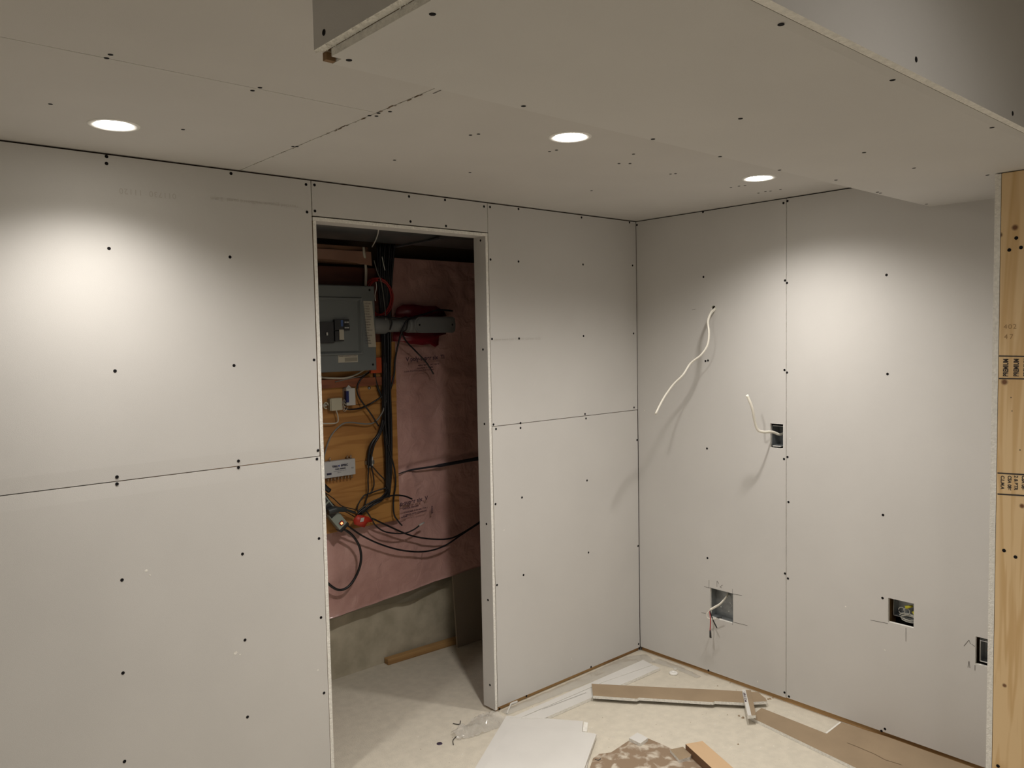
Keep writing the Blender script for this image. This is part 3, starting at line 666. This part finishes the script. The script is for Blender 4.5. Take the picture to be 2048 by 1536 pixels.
mb = MB(); c = at(651, 811, 'y', .675); mb.tube([(c.x+.011*math.cos(a_), .672, c.z+.013*math.sin(a_)) for a_ in [2*math.pi*i/16 for i in range(14)]], .0035, 7, 1).build('ring', OFFW, J3)
MB().lathe([(0, -.004), (.005, -.004), (.006, .012)], c, 'y', 10).build('screw', SLV, J3)
OB = tag(MB().box(at(738, 735, 'y', .68).x, at(760, 735, 'y', .68).x, .664, .683, at(750, 746, 'y', .68).z, at(750, 715, 'y', .68).z).build('orange_tag', mat('orange_plastic', (.48, .075, .02), .5), bevel=.002, loc=at(750, 746, 'y', .68)), 'bright orange tag sticking out behind the lower right panel corner', 'tag')
# ---- splitter amplifier
SPL = mat('pale_metal', (.46, .46, .46), .45)
sp = thing('signal_splitter', at(680, 940, 'y', .684), 'pale metal cable splitter with printed maker name and rows of ports', 'splitter')
P0, P1, P2, P3 = at(640, 926, 'y', .655), at(711, 917, 'y', .655), at(712, 948, 'y', .655), at(642, 959, 'y', .655)
xl, xr, zt, zb = -1.415, at(711, 930, 'y', .655).x, (P0.z+P1.z)/2, (P2.z+P3.z)/2
MB().box(xl, xr, .656, .683, zb, zt).build('body', SPL, sp, bevel=.002)
MB().box(xl-.006, xr+.007, .676, .6835, zb+.004, zt-.004).build('mounting_flange', SPL, sp, bevel=.001)
COP = mat('port_brass', (.42, .30, .20), .35, .7)
for k in range(8):
    x = xl+.022+k*(xr-xl-.036)/7; MB().tube([(x, .669, zb-.017), (x, .669, zb+.001)], .0042, 8, 1).build('port', COP, sp)
for x in (xl+.006, xl+.035, xr-.034, xr-.016): MB().tube([(x, .669, zt-.001), (x, .669, zt+.016)], .0042, 8, 1).build('port', COP, sp)
NAVY = mat('navy_print', (.02, .02, .05), .5)
yy = .6545
text('maker_lettering', 'TRU', .0125, (xl+.038, yy, zt-.029), (1, 0, .01), (0, 0, 1), NAVY, sp, 1.1, 1.25)
text('maker_lettering', 'SPEC', .0125, (xl+.083, yy, zt-.028), (1, 0, .01), (0, 0, 1), NAVY, sp, 1.1, 1.25)
mb = MB(); c = Vector((xl+.074, yy, zt-.024)); k = .0065
mb.add([c+Vector((k*(1 if i % 2 == 0 else .35)*math.cos(math.pi*i/4), 0, k*(1 if i % 2 == 0 else .35)*math.sin(math.pi*i/4))) for i in range(8)], [tuple(range(8))])
mb.build('star_emblem', mat('emblem_blue', (.03, .05, .35), .5), sp, recalc=False)
text('model_lettering', 'TSMS-4008MB', .008, (xl+.052, yy, zt-.041), (1, 0, .01), (0, 0, 1), NAVY, sp, 1.05, 1.1)
text('small_lettering', '8 PORT BIDIRECTIONAL AMPLIFIER', .0042, (xl+.044, yy, zt-.049), (1, 0, .01), (0, 0, 1), NAVY, sp)
text('small_lettering', '5-1002 MHz', .0042, (xl+.062, yy, zt-.056), (1, 0, .01), (0, 0, 1), NAVY, sp)
MB().box(xl+.01, xl+.034, .6545, .656, zb+.014, zb+.023).build('oval_mark', NAVY, sp, bevel=.0005)
text('small_lettering', 'UL', .010, (xr-.022, yy, zb+.03), (1, 0, .01), (0, 0, 1), NAVY, sp)
# ---- power bar hanging at an angle
PB = thing('power_bar', at(670, 1040, 'y', .66), 'grey green power bar with glowing red switch hanging at an angle', 'power bar')
PBM = mat('grey_green_plastic', (.24, .27, .235), .45)
c = at(684, 1052, 'y', .645); ax_ = (at(640, 998, 'y', .645)-c); ln = ax_.length; ax_.normalize()
Mx = Matrix.Translation(c) @ Matrix(((ax_.x, 0, -ax_.z, 0), (0, 1, 0, 0), (ax_.z, 0, ax_.x, 0), (0, 0, 0, 1)))
MB().box(0, ln+.08, -.018, .018, -.025, .025, M=Mx).build('housing', PBM, PB, bevel=.004)
MB().box(-.012, .004, -.020, .020, -.027, .027, M=Mx).build('end_cap', BLACKC, PB, bevel=.003)
MB().box(.014, .032, -.022, -.016, -.011, .009, M=Mx).build('switch_frame', mat('dark_red', (.12, .01, .01), .4), PB, bevel=.001)
MB().box(.018, .028, -.0235, -.0215, -.006, .005, M=Mx).build('lit_switch', mat('lit_red_switch', (1, .16, .06), .4, emit=2.2), PB, bevel=.001)
mb = MB()
for k in range(3): mb.box(.075+.038*k, .104+.038*k, -.0195, -.0175, -.018, .020, M=Mx)
mb.build('outlet', BRK, PB)
PG = tag(MB().tube([at(655, 1024, 'y', .615), at(668, 1020, 'y', .615), at(688, 1019, 'y', .62), at(712, 1026, 'y', .64)], [.016, .017, .012, .006, .003], 10, 4).build('cord_plug', mat('dark_plug', (.03, .035, .035), .45), loc=at(668, 1020, 'y', .62)), 'dark tapered cord plug pushed into the power bar', 'plug')
PG2 = tag(MB().tube([at(640, 962, 'y', .64), at(650, 974, 'y', .64), at(659, 982, 'y', .64)], .011, 10, 3).build('cord_plug', BLACKC, loc=at(650, 974, 'y', .64)), 'black adapter plug below the splitter beside the door edge', 'plug')
# ---- red tag among the cables
RT = mat('red_orange_tag', (.50, .035, .018), .45)
pts = [(707, 1040), (715, 1030), (727, 1031), (738, 1034), (746, 1043), (735, 1045), (729, 1055), (720, 1053), (709, 1049)]
o = patch('hang_tag', pts, .640, RT, None, .003); tag(o, 'red orange paper tag with white square hanging in the cable knot', 'tag')
P = [at(u, v, 'y', .632) for u, v in ((722, 1036), (729, 1035), (727, 1043), (720, 1044))]
MB().add(P, [(0, 1, 2, 3)]).build('white_square', OFFW2, o, recalc=False)
# ---- things on the closet floor
LP = thing('leaning_panel', (-.45, .71, 0), 'grey brown board leaning in the dark corner of the utility room', 'board')
MB().box(-.655, -.05, -.006, .006, 0, .57, M=Matrix.Translation((0, .70, 0)) @ Matrix.Rotation(R(-4), 4, 'X')).build('sheet', mat('grey_brown_board', (.30, .25, .19), .8, bump=.2, bscale=260), LP)
tag(MB().box(-.23, .23, -.019, .019, 0, .03, M=Matrix.Translation((-.815, .765, 0)) @ Matrix.Rotation(R(-3), 4, 'Z')).build('wood_strip', wood('strip_wood', (.42, .25, .10), (.30, .16, .06), 'x'), bevel=.004, loc=(-.82, .765, 0)), 'strip of wood lying on the floor against the concrete foundation', 'wood strip')

# ================================================================== BOXES AND CABLES IN THE RIGHT WALL
def ebox(y0, y1, z0, z1, d, label, name='outlet_box', cat='outlet box', x0=.0135):
    t = thing(name, (x0, (y0+y1)/2, z0), label, cat)
    mb = MB(); k = .0018
    mb.box(x0+d-k, x0+d, y0, y1, z0, z1); mb.box(x0, x0+d, y0, y0+k, z0, z1); mb.box(x0, x0+d, y1-k, y1, z0, z1)
    mb.box(x0, x0+d, y0, y1, z0, z0+k); mb.box(x0, x0+d, y0, y1, z1-k, z1); mb.build('steel_box', STEEL, t)
    return t
def knock(t, x, y, z, r_=.011):
    MB().lathe([(r_, 0), (r_, -.0012), (r_-.0022, -.0014), (r_-.0026, 0)], (x, y, z), 'x', 18).build('knockout_ring', STEEL, t)
# 1: tall single device box
b1 = ebox(-.800, -.742, 1.134, 1.222, .062, 'tall narrow metal device box cut into the right wall at mid height')
MB().box(.0125, .016, -.796, -.746, 1.2205, 1.2225).build('front_lip', SLV, b1)
MB().box(.0, .010, -.790, -.752, 1.132, 1.136).build('mounting_ear', SLV, b1)
MB().lathe([(0, -.002), (.003, -.002), (.0035, 0)], (.075, -.785, 1.18), 'x', 10).build('ground_screw', SLV, b1)
knock(b1, .0745, -.765, 1.155, .009)
# 2: square box
b2 = ebox(-.552, -.424, .288, .424, .040, 'square metal outlet box low on the right wall nearest the room corner')
knock(b2, .052, -.537, .402, .010); knock(b2, .052, -.46, .345, .011)
mb = MB(); mb.tube([(.0515, -.500+.0125*math.cos(a_), .350+.014*math.sin(a_)) for a_ in [math.pi/2+2*math.pi*i/4 for i in range(5)]], .0013, 5, 1); mb.build('stamped_square', SLV, b2)
for y, z in ((-.452, .330), (-.495, .318), (-.53, .300), (-.435, .412)): MB().lathe([(0, -.002), (.003, -.002), (.004, 0)], (.051, y, z), 'x', 10).build('box_screw', SLV, b2)
# 3: box with wires and yellow caps
b3 = ebox(-1.375, -1.262, .50, .600, .045, 'metal outlet box with yellow wire caps in the middle low cut-out', x0=.03)
SLG = mat('silver_wire', (.5, .5, .46), .35)
mb = MB(); rr = random.Random(2)
for k in range(7):
    cy, cz, r_ = -1.325+.008*rr.uniform(-1, 1), .502+.006*rr.uniform(-1, 1), .028+.004*rr.random()
    mb.tube([(.026+.004*k*.3, cy+r_*math.cos(a_)*1.05, cz+r_*.42*math.sin(a_)) for a_ in [2*math.pi*i/14 for i in range(14)]], .0018, 6, 3)
for cy in (-1.297, -1.315): mb.tube([(.022, cy+.012*math.cos(a_), .530+.012*math.sin(a_)) for a_ in [2*math.pi*i/12 for i in range(12)]], .0013, 6, 3)
mb.build('coiled_conductor', SLG, b3)
YEL = mat('yellow_cap', (.55, .50, .03), .4)
for c, d in (((.018, -1.325, .552), (.01, -.018, .006)), ((.02, -1.347, .528), (.0, -.010, -.016))):
    c = Vector(c); MB().tube([c-Vector(d)*.6, c+Vector(d)*.7], [.0065, .004], 8, 1).build('wire_cap', YEL, b3)
# 4: box half hidden by the stub wall
b4 = ebox(-1.655, -1.578, .412, .498, .05, 'metal outlet box half hidden behind the cut edge of the stub wall')
mb = MB(); 
for k in range(4): mb.tube([(.020+.004*k, -1.60-.02+.018*math.cos(a_), .455+.03*math.sin(a_)) for a_ in [2*math.pi*i/14 for i in range(12)]], .0018, 6, 3)
mb.build('coiled_conductor', mat('copper', (.45, .25, .10), .35, .6), b4)
mb = MB(); mb.tube([(.004, -1.583, .418), (.004, -1.583, .494), (.004, -1.66, .494)], .0018, 6, 1); mb.tube([(.004, -1.583, .418), (.004, -1.66, .418)], .0018, 6, 1); mb.build('front_lip', SLV, b4)
# hanging cables
NMD = mat('white_cable_jacket', (.80, .77, .68), .4)
def xc(pix, r_, label, m=NMD, flat=.55, name='hanging_cable', cat='cable'):
    pts = [at(u, v, 'x', x) for u, v, x in pix]
    return tag(MB().tube(pts, r_, 10, 6, flat=flat).build(name, m, loc=pts[0]), label, cat)
xc([(1437, 607, .05), (1430, 618, .0), (1422, 626, -.04), (1416, 643, -.08), (1418, 665, -.095), (1415, 690, -.105), (1402, 710, -.125), (1381, 727, -.15), (1366, 750, -.18), (1346, 770, -.21), (1327, 797, -.25), (1311, 828, -.30)],
   .0072, 'long white cable hanging out of the round hole in the right wall')
c2p = xc([(1572, 864, .06), (1560, 869, .03), (1545, 864, -.01), (1528, 864, -.06), (1516, 860, -.09), (1510, 845, -.11), (1504, 815, -.14), (1494, 790, -.165)],
   .0060, 'short white cable curling up out of the tall device box')
c3 = xc([(1456, 1186, .05), (1452, 1195, .03), (1440, 1208, .0), (1430, 1214, -.03), (1420, 1220, -.05)], .0065, 'white cable emerging from the square outlet box with stripped ends')
mb = MB(); P = [at(u, v, 'x', x) for u, v, x in ((1420, 1220, -.05), (1414, 1228, -.055), (1416, 1236, -.055), (1426, 1238, -.05), (1436, 1237, -.045))]; mb.tube(P, .0022, 7, 5).build('white_wire', NMD, c3)
P = [at(u, v, 'x', x) for u, v, x in ((1419, 1221, -.05), (1421, 1240, -.055), (1420, 1262, -.055))]; MB().tube(P, .0024, 7, 4).build('red_wire', mat('red_wire', (.42, .04, .04), .4), c3)
for l in (((1420, 1261, -.055), (1420, 1275, -.055)), ((1421, 1261, -.055), (1422, 1276, -.055)), ((1420, 1222, -.05), (1426, 1240, -.05), (1434, 1256, -.045)), ((1432, 1237, -.045), (1443, 1235, -.042))):
    MB().tube([at(u, v, 'x', x) for u, v, x in l], .0028, 7, 3).build('black_wire', BLACKC, c3)

# ================================================================== WOODEN POST
def ps(u, v): p = at(u, v, 'x', XS); return (p.x, p.y, p.z)
KN = (.17, .075, .03); HOLE = (.02, .018, .016)
PW = wood('pine_post', (.74, .54, .30), (.63, .42, .20), 'z', 30, spots=[(ps(2030, 455), .0085, KN), (ps(2009, 764), .009, KN), (ps(2009, 1371), .006, KN), (ps(2044, 1012), .007, KN), (ps(1999, 470), .008, (.09, .03, .015)), (ps(2040, 900), .002, HOLE), (ps(2022, 795), .0018, HOLE), (ps(2024, 822), .0018, HOLE)])
PO = thing('wooden_post', (XS+.02, -1.823, 0), 'pale pine post with black grading stamps at the right edge', 'post')
MB().box(XS, XS+.038, -1.868, -1.7795, 0, 2.081).build('post_timber', PW, PO, bevel=.003)
SX_ = screw_mesh(Plane((0, 0, 0), (0, 1, 0), (0, 0, 1), (-1, 0, 0)))
for u, v in ((2032.6, 476), (2018.6, 500), (2042, 495), (2008, 1101), (2031, 1114), (1996, 1532)):
    o = link('screw', SX_, PO); o.location = Vector(ps(u, v))-Vector(PO.location)-Vector((.0004, 0, 0))
STAMP = mat('stamp_ink', (.035, .028, .025), .7)
mb = MB()
for v in (712, 757): ribbon([ps(1998, v), ps(2064, v+1)], .0035, (-1, 0, 0), mb, lift=.0006)
mb.build('stamp_frame', STAMP, PO, recalc=False)
mb = MB()
for v in (946, 988): ribbon([ps(1995, v), ps(2062, v+4)], .0042, (-1, 0, 0), mb, lift=.0006)
mb.build('stamp_frame', STAMP, PO, recalc=False)
for u in (2016, 2037, 2057): text('grading_stamp', 'PREMIUM', .0185, ps(u, 753), (0, 0, 1), (0, 1, 0), STAMP, PO, 1.0, .68)
for u, s_ in ((2002, 'C.L.M.A'), (2016, 'CSA 086'), (2029, '2 & BTR'), (2044, 'CSA 086')):
    text('grading_stamp', s_, .013, ps(u, 951), (0, 0, -1), (0, -1, 0), STAMP, PO, 1.0, .95)
GRP = mat('faint_pencil', (.36, .23, .11), .8)
text('pencil_figures', '402', .020, ps(2007, 658), (0, -1, 0), (0, 0, 1), GRP, PO, 1.2); text('pencil_figures', '47', .020, ps(2008, 678), (0, -1, 0), (0, 0, 1), GRP, PO, 1.4)

# ================================================================== CEILING DOWNLIGHTS
def downlight(x, y, z, label):
    t = thing('downlight', (x, y, z), label, 'downlight', 'recessed ceiling downlights')
    MB().lathe([(.0460, .010), (.0460, .001), (.0475, -.0018), (.058, -.0028), (.062, -.0014), (.0625, -.0002)], (x, y, z), 'z', 48).build('trim_ring', TRIMW, t)
    MB().lathe([(0, -.0055), (.02, -.005), (.036, -.003), (.0452, .001)], (x, y, z), 'z', 48).build('diffuser', GLOW, t)
    MB().lathe([(.046, .012), (.0465, .03), (.02, .045), (0, .045)], (x, y, z), 'z', 24).build('housing', STEEL, t)
    return t
downlight(*LAMPS[0], 2.2, 'lit round ceiling downlight at the left, near the left wall')
downlight(*LAMPS[1], 2.2, 'lit round ceiling downlight in the middle above the doorway side')
downlight(*LAMPS[2], 2.2, 'lit round ceiling downlight at the right, near the right wall')

# ================================================================== SCRAPS ON THE FLOOR
def g(u, v, z=0): p = at(u, v, 'z', z); return (p.x, p.y)
PAPERW = mat('white_face_paper', (.66, .645, .61), .85, bump=.1, bscale=400, var=.05, vscale=6)
def scrap(name, pts, z0, z1, mi, label, cat='drywall offcut', mats=None, tilt=None, group=None):
    c = sum((Vector((p[0], p[1], 0)) for p in pts), Vector())/len(pts); c.z = z0
    o = MB().prism(pts, z0, z1, mi, side=1, bot=2 if mi == 0 else 0).build(name, mats or [PAPERW, GYP, TAN], loc=c, bevel=0)
    if tilt: o.rotation_euler = tilt
    return tag(o, label, cat, group)
# long white strips along the left wall
def score(o, a, b, z, wd=.002):
    mb = MB(); ribbon([Vector((*a, z)), Vector((*b, z))], wd, (0, 0, 1), mb); return mb.build('scored_line', mat('score', (.25, .23, .2), .8), o, recalc=False)
T = .0127
s1 = scrap('drywall_strip', [g(1286, 1320, T), g(1305, 1330, T), g(1205, 1365, T), g(1040, 1436, T), g(1020, 1436, T)], .001, .001+T, 0, 'long white drywall strip on the floor, the one closer to the left wall')
s2 = scrap('drywall_strip', [g(1306, 1330.5, T), g(1320, 1336, T), g(1088, 1437, T), g(1042, 1436.5, T), g(1209, 1364, T)], .001, .001+T, 0, 'long white drywall strip on the floor, the one farther from the left wall')
score(s2, g(1172, 1386, T), g(1085, 1419, T), .0142)
# brown-backed strip resting on the white strips
ZB = .030
bs = scrap('drywall_strip', [g(1183, 1367, ZB), g(1300, 1373, ZB), g(1420, 1378.5, ZB), g(1517, 1384, ZB), g(1523, 1390, ZB), g(1531, 1396, ZB), g(1534, 1402, ZB), g(1486, 1405, ZB), g(1430, 1402, ZB), g(1426, 1404, ZB), g(1278, 1395, ZB), g(1274, 1397, ZB), g(1186, 1391, ZB)], .0165, .0165+.0127, 2, 'long drywall strip with its tan paper back up, lying across the white strips')
sup = scrap('drywall_chip', [g(1380, 1388, .01), g(1400, 1390, .01), g(1398, 1398, .01), g(1378, 1397, .01)], 0, .0162, 0, 'small drywall chip under the tan strip holding it up')
# short strip with printed edge tape
ZS = .044
ss = scrap('drywall_strip', [g(1484, 1379, ZS), g(1502, 1380, ZS), g(1512, 1430, ZS), g(1495, 1431, ZS)], .0300, .0430, 2, 'short tan drywall strip with white printed edge tape lying over the tan strip end')
A, B, C, D_ = [Vector((*g(u, v, ZS), .0434)) for u, v in ((1484, 1379), (1491, 1379), (1503, 1430.5), (1495.5, 1431))]
MB().add([A, B, C, D_], [(0, 1, 2, 3)]).build('edge_tape', PAPERW, ss, recalc=False)
text('tape_lettering', '4 12.7 mm  1/2', .013, (A*.10+D_*.90)+(B-A)*.15+Vector((0, 0, .0005)), A-D_, -(B-A), INK, ss, 1.0, 1.0) if False else None
d_ = (D_-A); text('tape_lettering', '6  LAFRA 1/2  12.7 mm', .0135, (A*.92+D_*.08)+(B-A)*.12, d_, (B-A), INK, ss, 1.0, .78)
# L shaped sheet along the right wall
ls = scrap('drywall_offcut', [g(1500, 1434, T), g(1523, 1416, T), g(1652, 1467, T), g(1681, 1444.5, T), (-.004, -1.25), (-.004, -1.70), (-.46, -1.70), g(1712, 1536, T)], .0005, .0132, 2, 'large L-shaped drywall offcut, tan side up, along the foot of the right wall')
mb = MB(); ribbon([Vector((*g(u, v, T), .0133)) for u, v in ((1694, 1486), (1710, 1492), (1748, 1508), (1770, 1520), (1803, 1530))], .003, (0, 0, 1), mb); mb.build('ragged_score', FRAME, ls, recalc=False)
mb = MB()
for a_, b_ in (((1652, 1467), (1681, 1444.5)),): ribbon([Vector((*g(*a_, T), .0133)), Vector((*g(*b_, T), .0133))], .007, (0, 0, 1), mb)
mb.build('white_cut_edge', GYP, ls, recalc=False)
# small square scraps on a dusty brown sheet
DUSTY = mat('dusty_brown_paper', (.26, .185, .12), .85, bump=.4, bscale=30, c2=(.56, .50, .41), vscale=19)
for e, pp in zip(DUSTY.node_tree.nodes['Color Ramp'].color_ramp.elements, (.36, .50)): e.position = pp
DUSTY.node_tree.nodes['Noise Texture'].inputs['Distortion'].default_value = .5
pz = [(1180, 1536), (1186, 1518), (1198, 1509), (1222, 1506), (1240, 1494), (1258, 1482), (1275, 1474), (1296, 1478), (1325, 1490), (1348, 1501), (1372, 1500), (1400, 1520), (1412, 1536)]
pts = [g(u, v) for u, v in pz]+[(-.80, -1.0), (-1.1, -.9), (-1.12, -.70)]
tag(MB().prism(pts, .0004, .0024).build('brown_paper_sheet', DUSTY, loc=(-.8, -.7, .0004)), 'torn brown paper sheet smeared with white dust at the bottom of the view', 'paper sheet')
scrap('drywall_scrap', [g(1258, 1476, .015), g(1275, 1465, .015), g(1296, 1476, .015), g(1281, 1487, .015)], .0026, .0153, 0, 'small square drywall scrap with its white face up on the brown paper')
scrap('drywall_scrap', [g(1340, 1499, .015), g(1366, 1493.5, .015), g(1383, 1509, .015), g(1380, 1514, .015), g(1359, 1520, .015)], .0026, .0153, 2, 'small square drywall scrap with its tan side up beside the tan board')
BW = wood('tan_board', (.58, .40, .235), (.53, .35, .20), 'y', 8); BWD = mat('dark_board_edge', (.17, .09, .045), .8)
p0, p1_ = Vector((*g(1371, 1487, .038), 0)), Vector((*g(1405, 1481, .038), 0)); dd = (Vector((*g(1468, 1536, .038), 0))-p1_).normalized()
q = [p0, p1_, p1_+dd*.75, p0+dd*.75]
tag(MB().prism([(v.x, v.y) for v in q], .0026, .036, 0, side=1).build('wood_offcut', [BW, BWD], bevel=0, loc=(p0.x, p0.y, 0)), 'short tan plank with dark edges lying on the brown paper', 'plank')
# large white boards at the bottom
bw = [g(1013, 1431, T), g(1166, 1442, T), g(1164, 1463, T), g(1190, 1467, T), (-1.08, -.62), (-1.45, -.45), g(950, 1536, T)]
scrap('drywall_sheet', bw, .0005, .0125, 0, 'large white drywall offcut on the floor by the doorway, lower of two stacked')
bw = [g(1024, 1447, .03), g(1193, 1466, .03), g(1168, 1536, .03), (-1.12, -.70), (-1.50, -.50), g(967, 1536, .03)]
scrap('drywall_sheet', bw, .0130, .0257, 0, 'large white drywall offcut on the floor by the doorway, upper of two stacked')
bw = [g(1168, 1446), g(1176, 1448), g(1174, 1466), g(1165, 1465)]
tag(MB().prism(bw, .0003, .006).build('drywall_chip', GYP, loc=(-.8, -.35, 0)), 'grey sliver of drywall peeking out at the notch of the white sheets', 'chip')
# clear plastic film
FILM = bpy.data.materials.new('clear_plastic_film'); FILM.use_nodes = True; nt = FILM.node_tree; N = nt.nodes; b = N['Principled BSDF']
b.inputs['Base Color'].default_value = (.60, .58, .54, 1); b.inputs['Roughness'].default_value = .10; b.inputs['Alpha'].default_value = .40; b.inputs['Coat Weight'].default_value = .8
def film(name, path, wd, label, amp, seed, n=60, m=14, a=None):
    rr_ = random.Random(seed); V = []; P = [Vector(p) for p in path]
    L_ = [0]
    for x, y in zip(P, P[1:]): L_.append(L_[-1]+(y-x).length)
    for i in range(n+1):
        s = L_[-1]*i/n; k = max(j for j in range(len(L_)) if L_[j] <= s+1e-9); k = min(k, len(P)-2); t = (s-L_[k])/(L_[k+1]-L_[k])
        c = P[k].lerp(P[k+1], t); d = (P[k+1]-P[k]).normalized(); pe = Vector((-d.y, d.x, 0))
        w_ = wd[k]+(wd[k+1]-wd[k])*t
        for j in range(m+1):
            f = j/m-.5; p = c+pe*f*w_*(1+.15*noise.noise(Vector((i*.3, seed, j))))
            h = (noise.noise(Vector((p.x*16, p.y*16, seed)))+.5)*amp*math.cos(f*math.pi*.9)+abs(noise.noise(Vector((p.x*45, p.y*45, seed+4))))*amp*.5
            V.append((p.x, p.y, .0012+max(0, h)))
    Fs = [(i*(m+1)+j, (i+1)*(m+1)+j, (i+1)*(m+1)+j+1, i*(m+1)+j+1) for i in range(n) for j in range(m)]
    return tag(MB().add(V, Fs, 0, True).build(name, FILM, recalc=False, loc=P[0]), label, 'plastic sheet')
film('plastic_film', [(-1.245, -.045, 0), (-1.16, -.055, 0), (-1.06, -.045, 0), (-1.0, -.035, 0)], [.06, .10, .13, .10], 'crumpled clear plastic film on the floor at the foot of the door jamb', .032, 3)
film('plastic_film', [(-.96, -.028, 0), (-.7, -.035, 0), (-.4, -.045, 0), (-.12, -.06, 0), (-.04, -.10, 0)], [.05, .06, .08, .12, .10], 'thin strip of clear plastic film along the foot of the left wall', .008, 9, 90, 8)
film('plastic_film', [(-.045, -.13, 0), (-.035, -.26, 0), (-.055, -.40, 0)], [.06, .045, .03], 'clear plastic film lying along the foot of the right wall', .005, 13, 50, 8)
# little things
mb = MB(); z = .028
P = [Vector((*g(1014, 1428, .0), .002)), Vector((*g(1022, 1409, .02), .022)), Vector((*g(1035, 1406, .02), .026))]
mb.tube(P, .0065, 4, 1, flat=.35, smooth=False); tag(mb.build('paper_curl', PAPERW, loc=P[0]), 'bent white strip of paper poking up by the bottom plate near the jamb', 'paper strip')
c = at(1347, 1346, 'z', .006)
t = thing('plastic_disc', (c.x, c.y, 0), 'small round white plastic cap on the floor near the room corner', 'cap')
MB().lathe([(.0185, .0), (.0205, .003), (.0205, .008), (.017, .011), (.006, .0115), (.005, .009), (0, .009)], (c.x, c.y, 0), 'z', 28).build('cap_disc', TRIMW, t)
c = at(1351, 1338, 'z', .003); tag(MB().tube([(c.x+.008*math.cos(a_), c.y+.008*math.sin(a_), .003) for a_ in [i*.5 for i in range(10)]], .0015, 6, 1).build('paper_curl', TRIMW, loc=c), 'tiny white curl on the floor beside the round white cap', 'paper strip')
c = at(879, 1487, 'z', .001); tag(MB().lathe([(0, .002), (.0105, .002), (.012, 0)], (c.x, c.y, 0), 'z', 20).build('steel_knockout', mat('violet_black', (.05, .035, .06), .4), loc=(c.x, c.y, 0)), 'small dark round knockout disc on the floor in front of the doorway', 'disc')
WIRE = mat('dark_wire', (.05, .045, .04), .5)
def debris_wire(pix, label):
    P = [Vector((*g(u, v), .003)) for u, v in pix]; tag(MB().tube(P, .0018, 6, 3).build('bent_wire', WIRE, loc=P[0]), label, 'wire')
debris_wire([(906, 1448), (915, 1450), (920, 1449), (921, 1443)], 'short bent dark wire on the floor just inside the doorway')
debris_wire([(907, 1491), (906, 1482), (913, 1474)], 'hooked dark wire at the tip of the crumpled plastic film')
debris_wire([(1190, 1520), (1197, 1522), (1201, 1519)], 'tiny dark wire clipping on the corner of the brown paper')
rr = random.Random(21); mb = MB()
def crumb(mb, x, y, s, z=0):
    V = [(x+s*math.cos(a_)*rr.uniform(.6, 1), y+s*math.sin(a_)*rr.uniform(.6, 1), z) for a_ in (0, 1.3, 2.5, 3.8, 5.1)]+[(x, y, z+s*.8)]
    mb.add(V, [(0, 1, 5), (1, 2, 5), (2, 3, 5), (3, 4, 5), (4, 0, 5)])
for k in range(150):
    x, y = rr.uniform(-1.5, -.02), rr.uniform(-1.2, .1); crumb(mb, x, y, rr.uniform(.001, .0035), .0003)
o = mb.build('gypsum_crumbs', GYP, recalc=False); tag(o, 'white gypsum crumbs scattered over the concrete floor', 'debris', kind='stuff')
mb = MB()
for k in range(90):
    x, y = rr.uniform(-1.4, -.02), rr.uniform(-1.2, .1); crumb(mb, x, y, rr.uniform(.0008, .0026), .0003)
for u, v, s in ((1486, 1436, .010), (1478, 1432, .007), (1540, 1398, .008), (1546, 1396, .007), (1536, 1399, .008), (1476, 1489, .006), (1455, 1430, .004), (1460, 1366, .004), (905, 1297+9, .004), (1435, 1372, .004)):
    x, y = g(u, v); crumb(mb, x, y, s, .0003)
o = mb.build('brown_debris', TAN, recalc=False); tag(o, 'brown chips and grit scattered over the concrete floor', 'debris', kind='stuff')
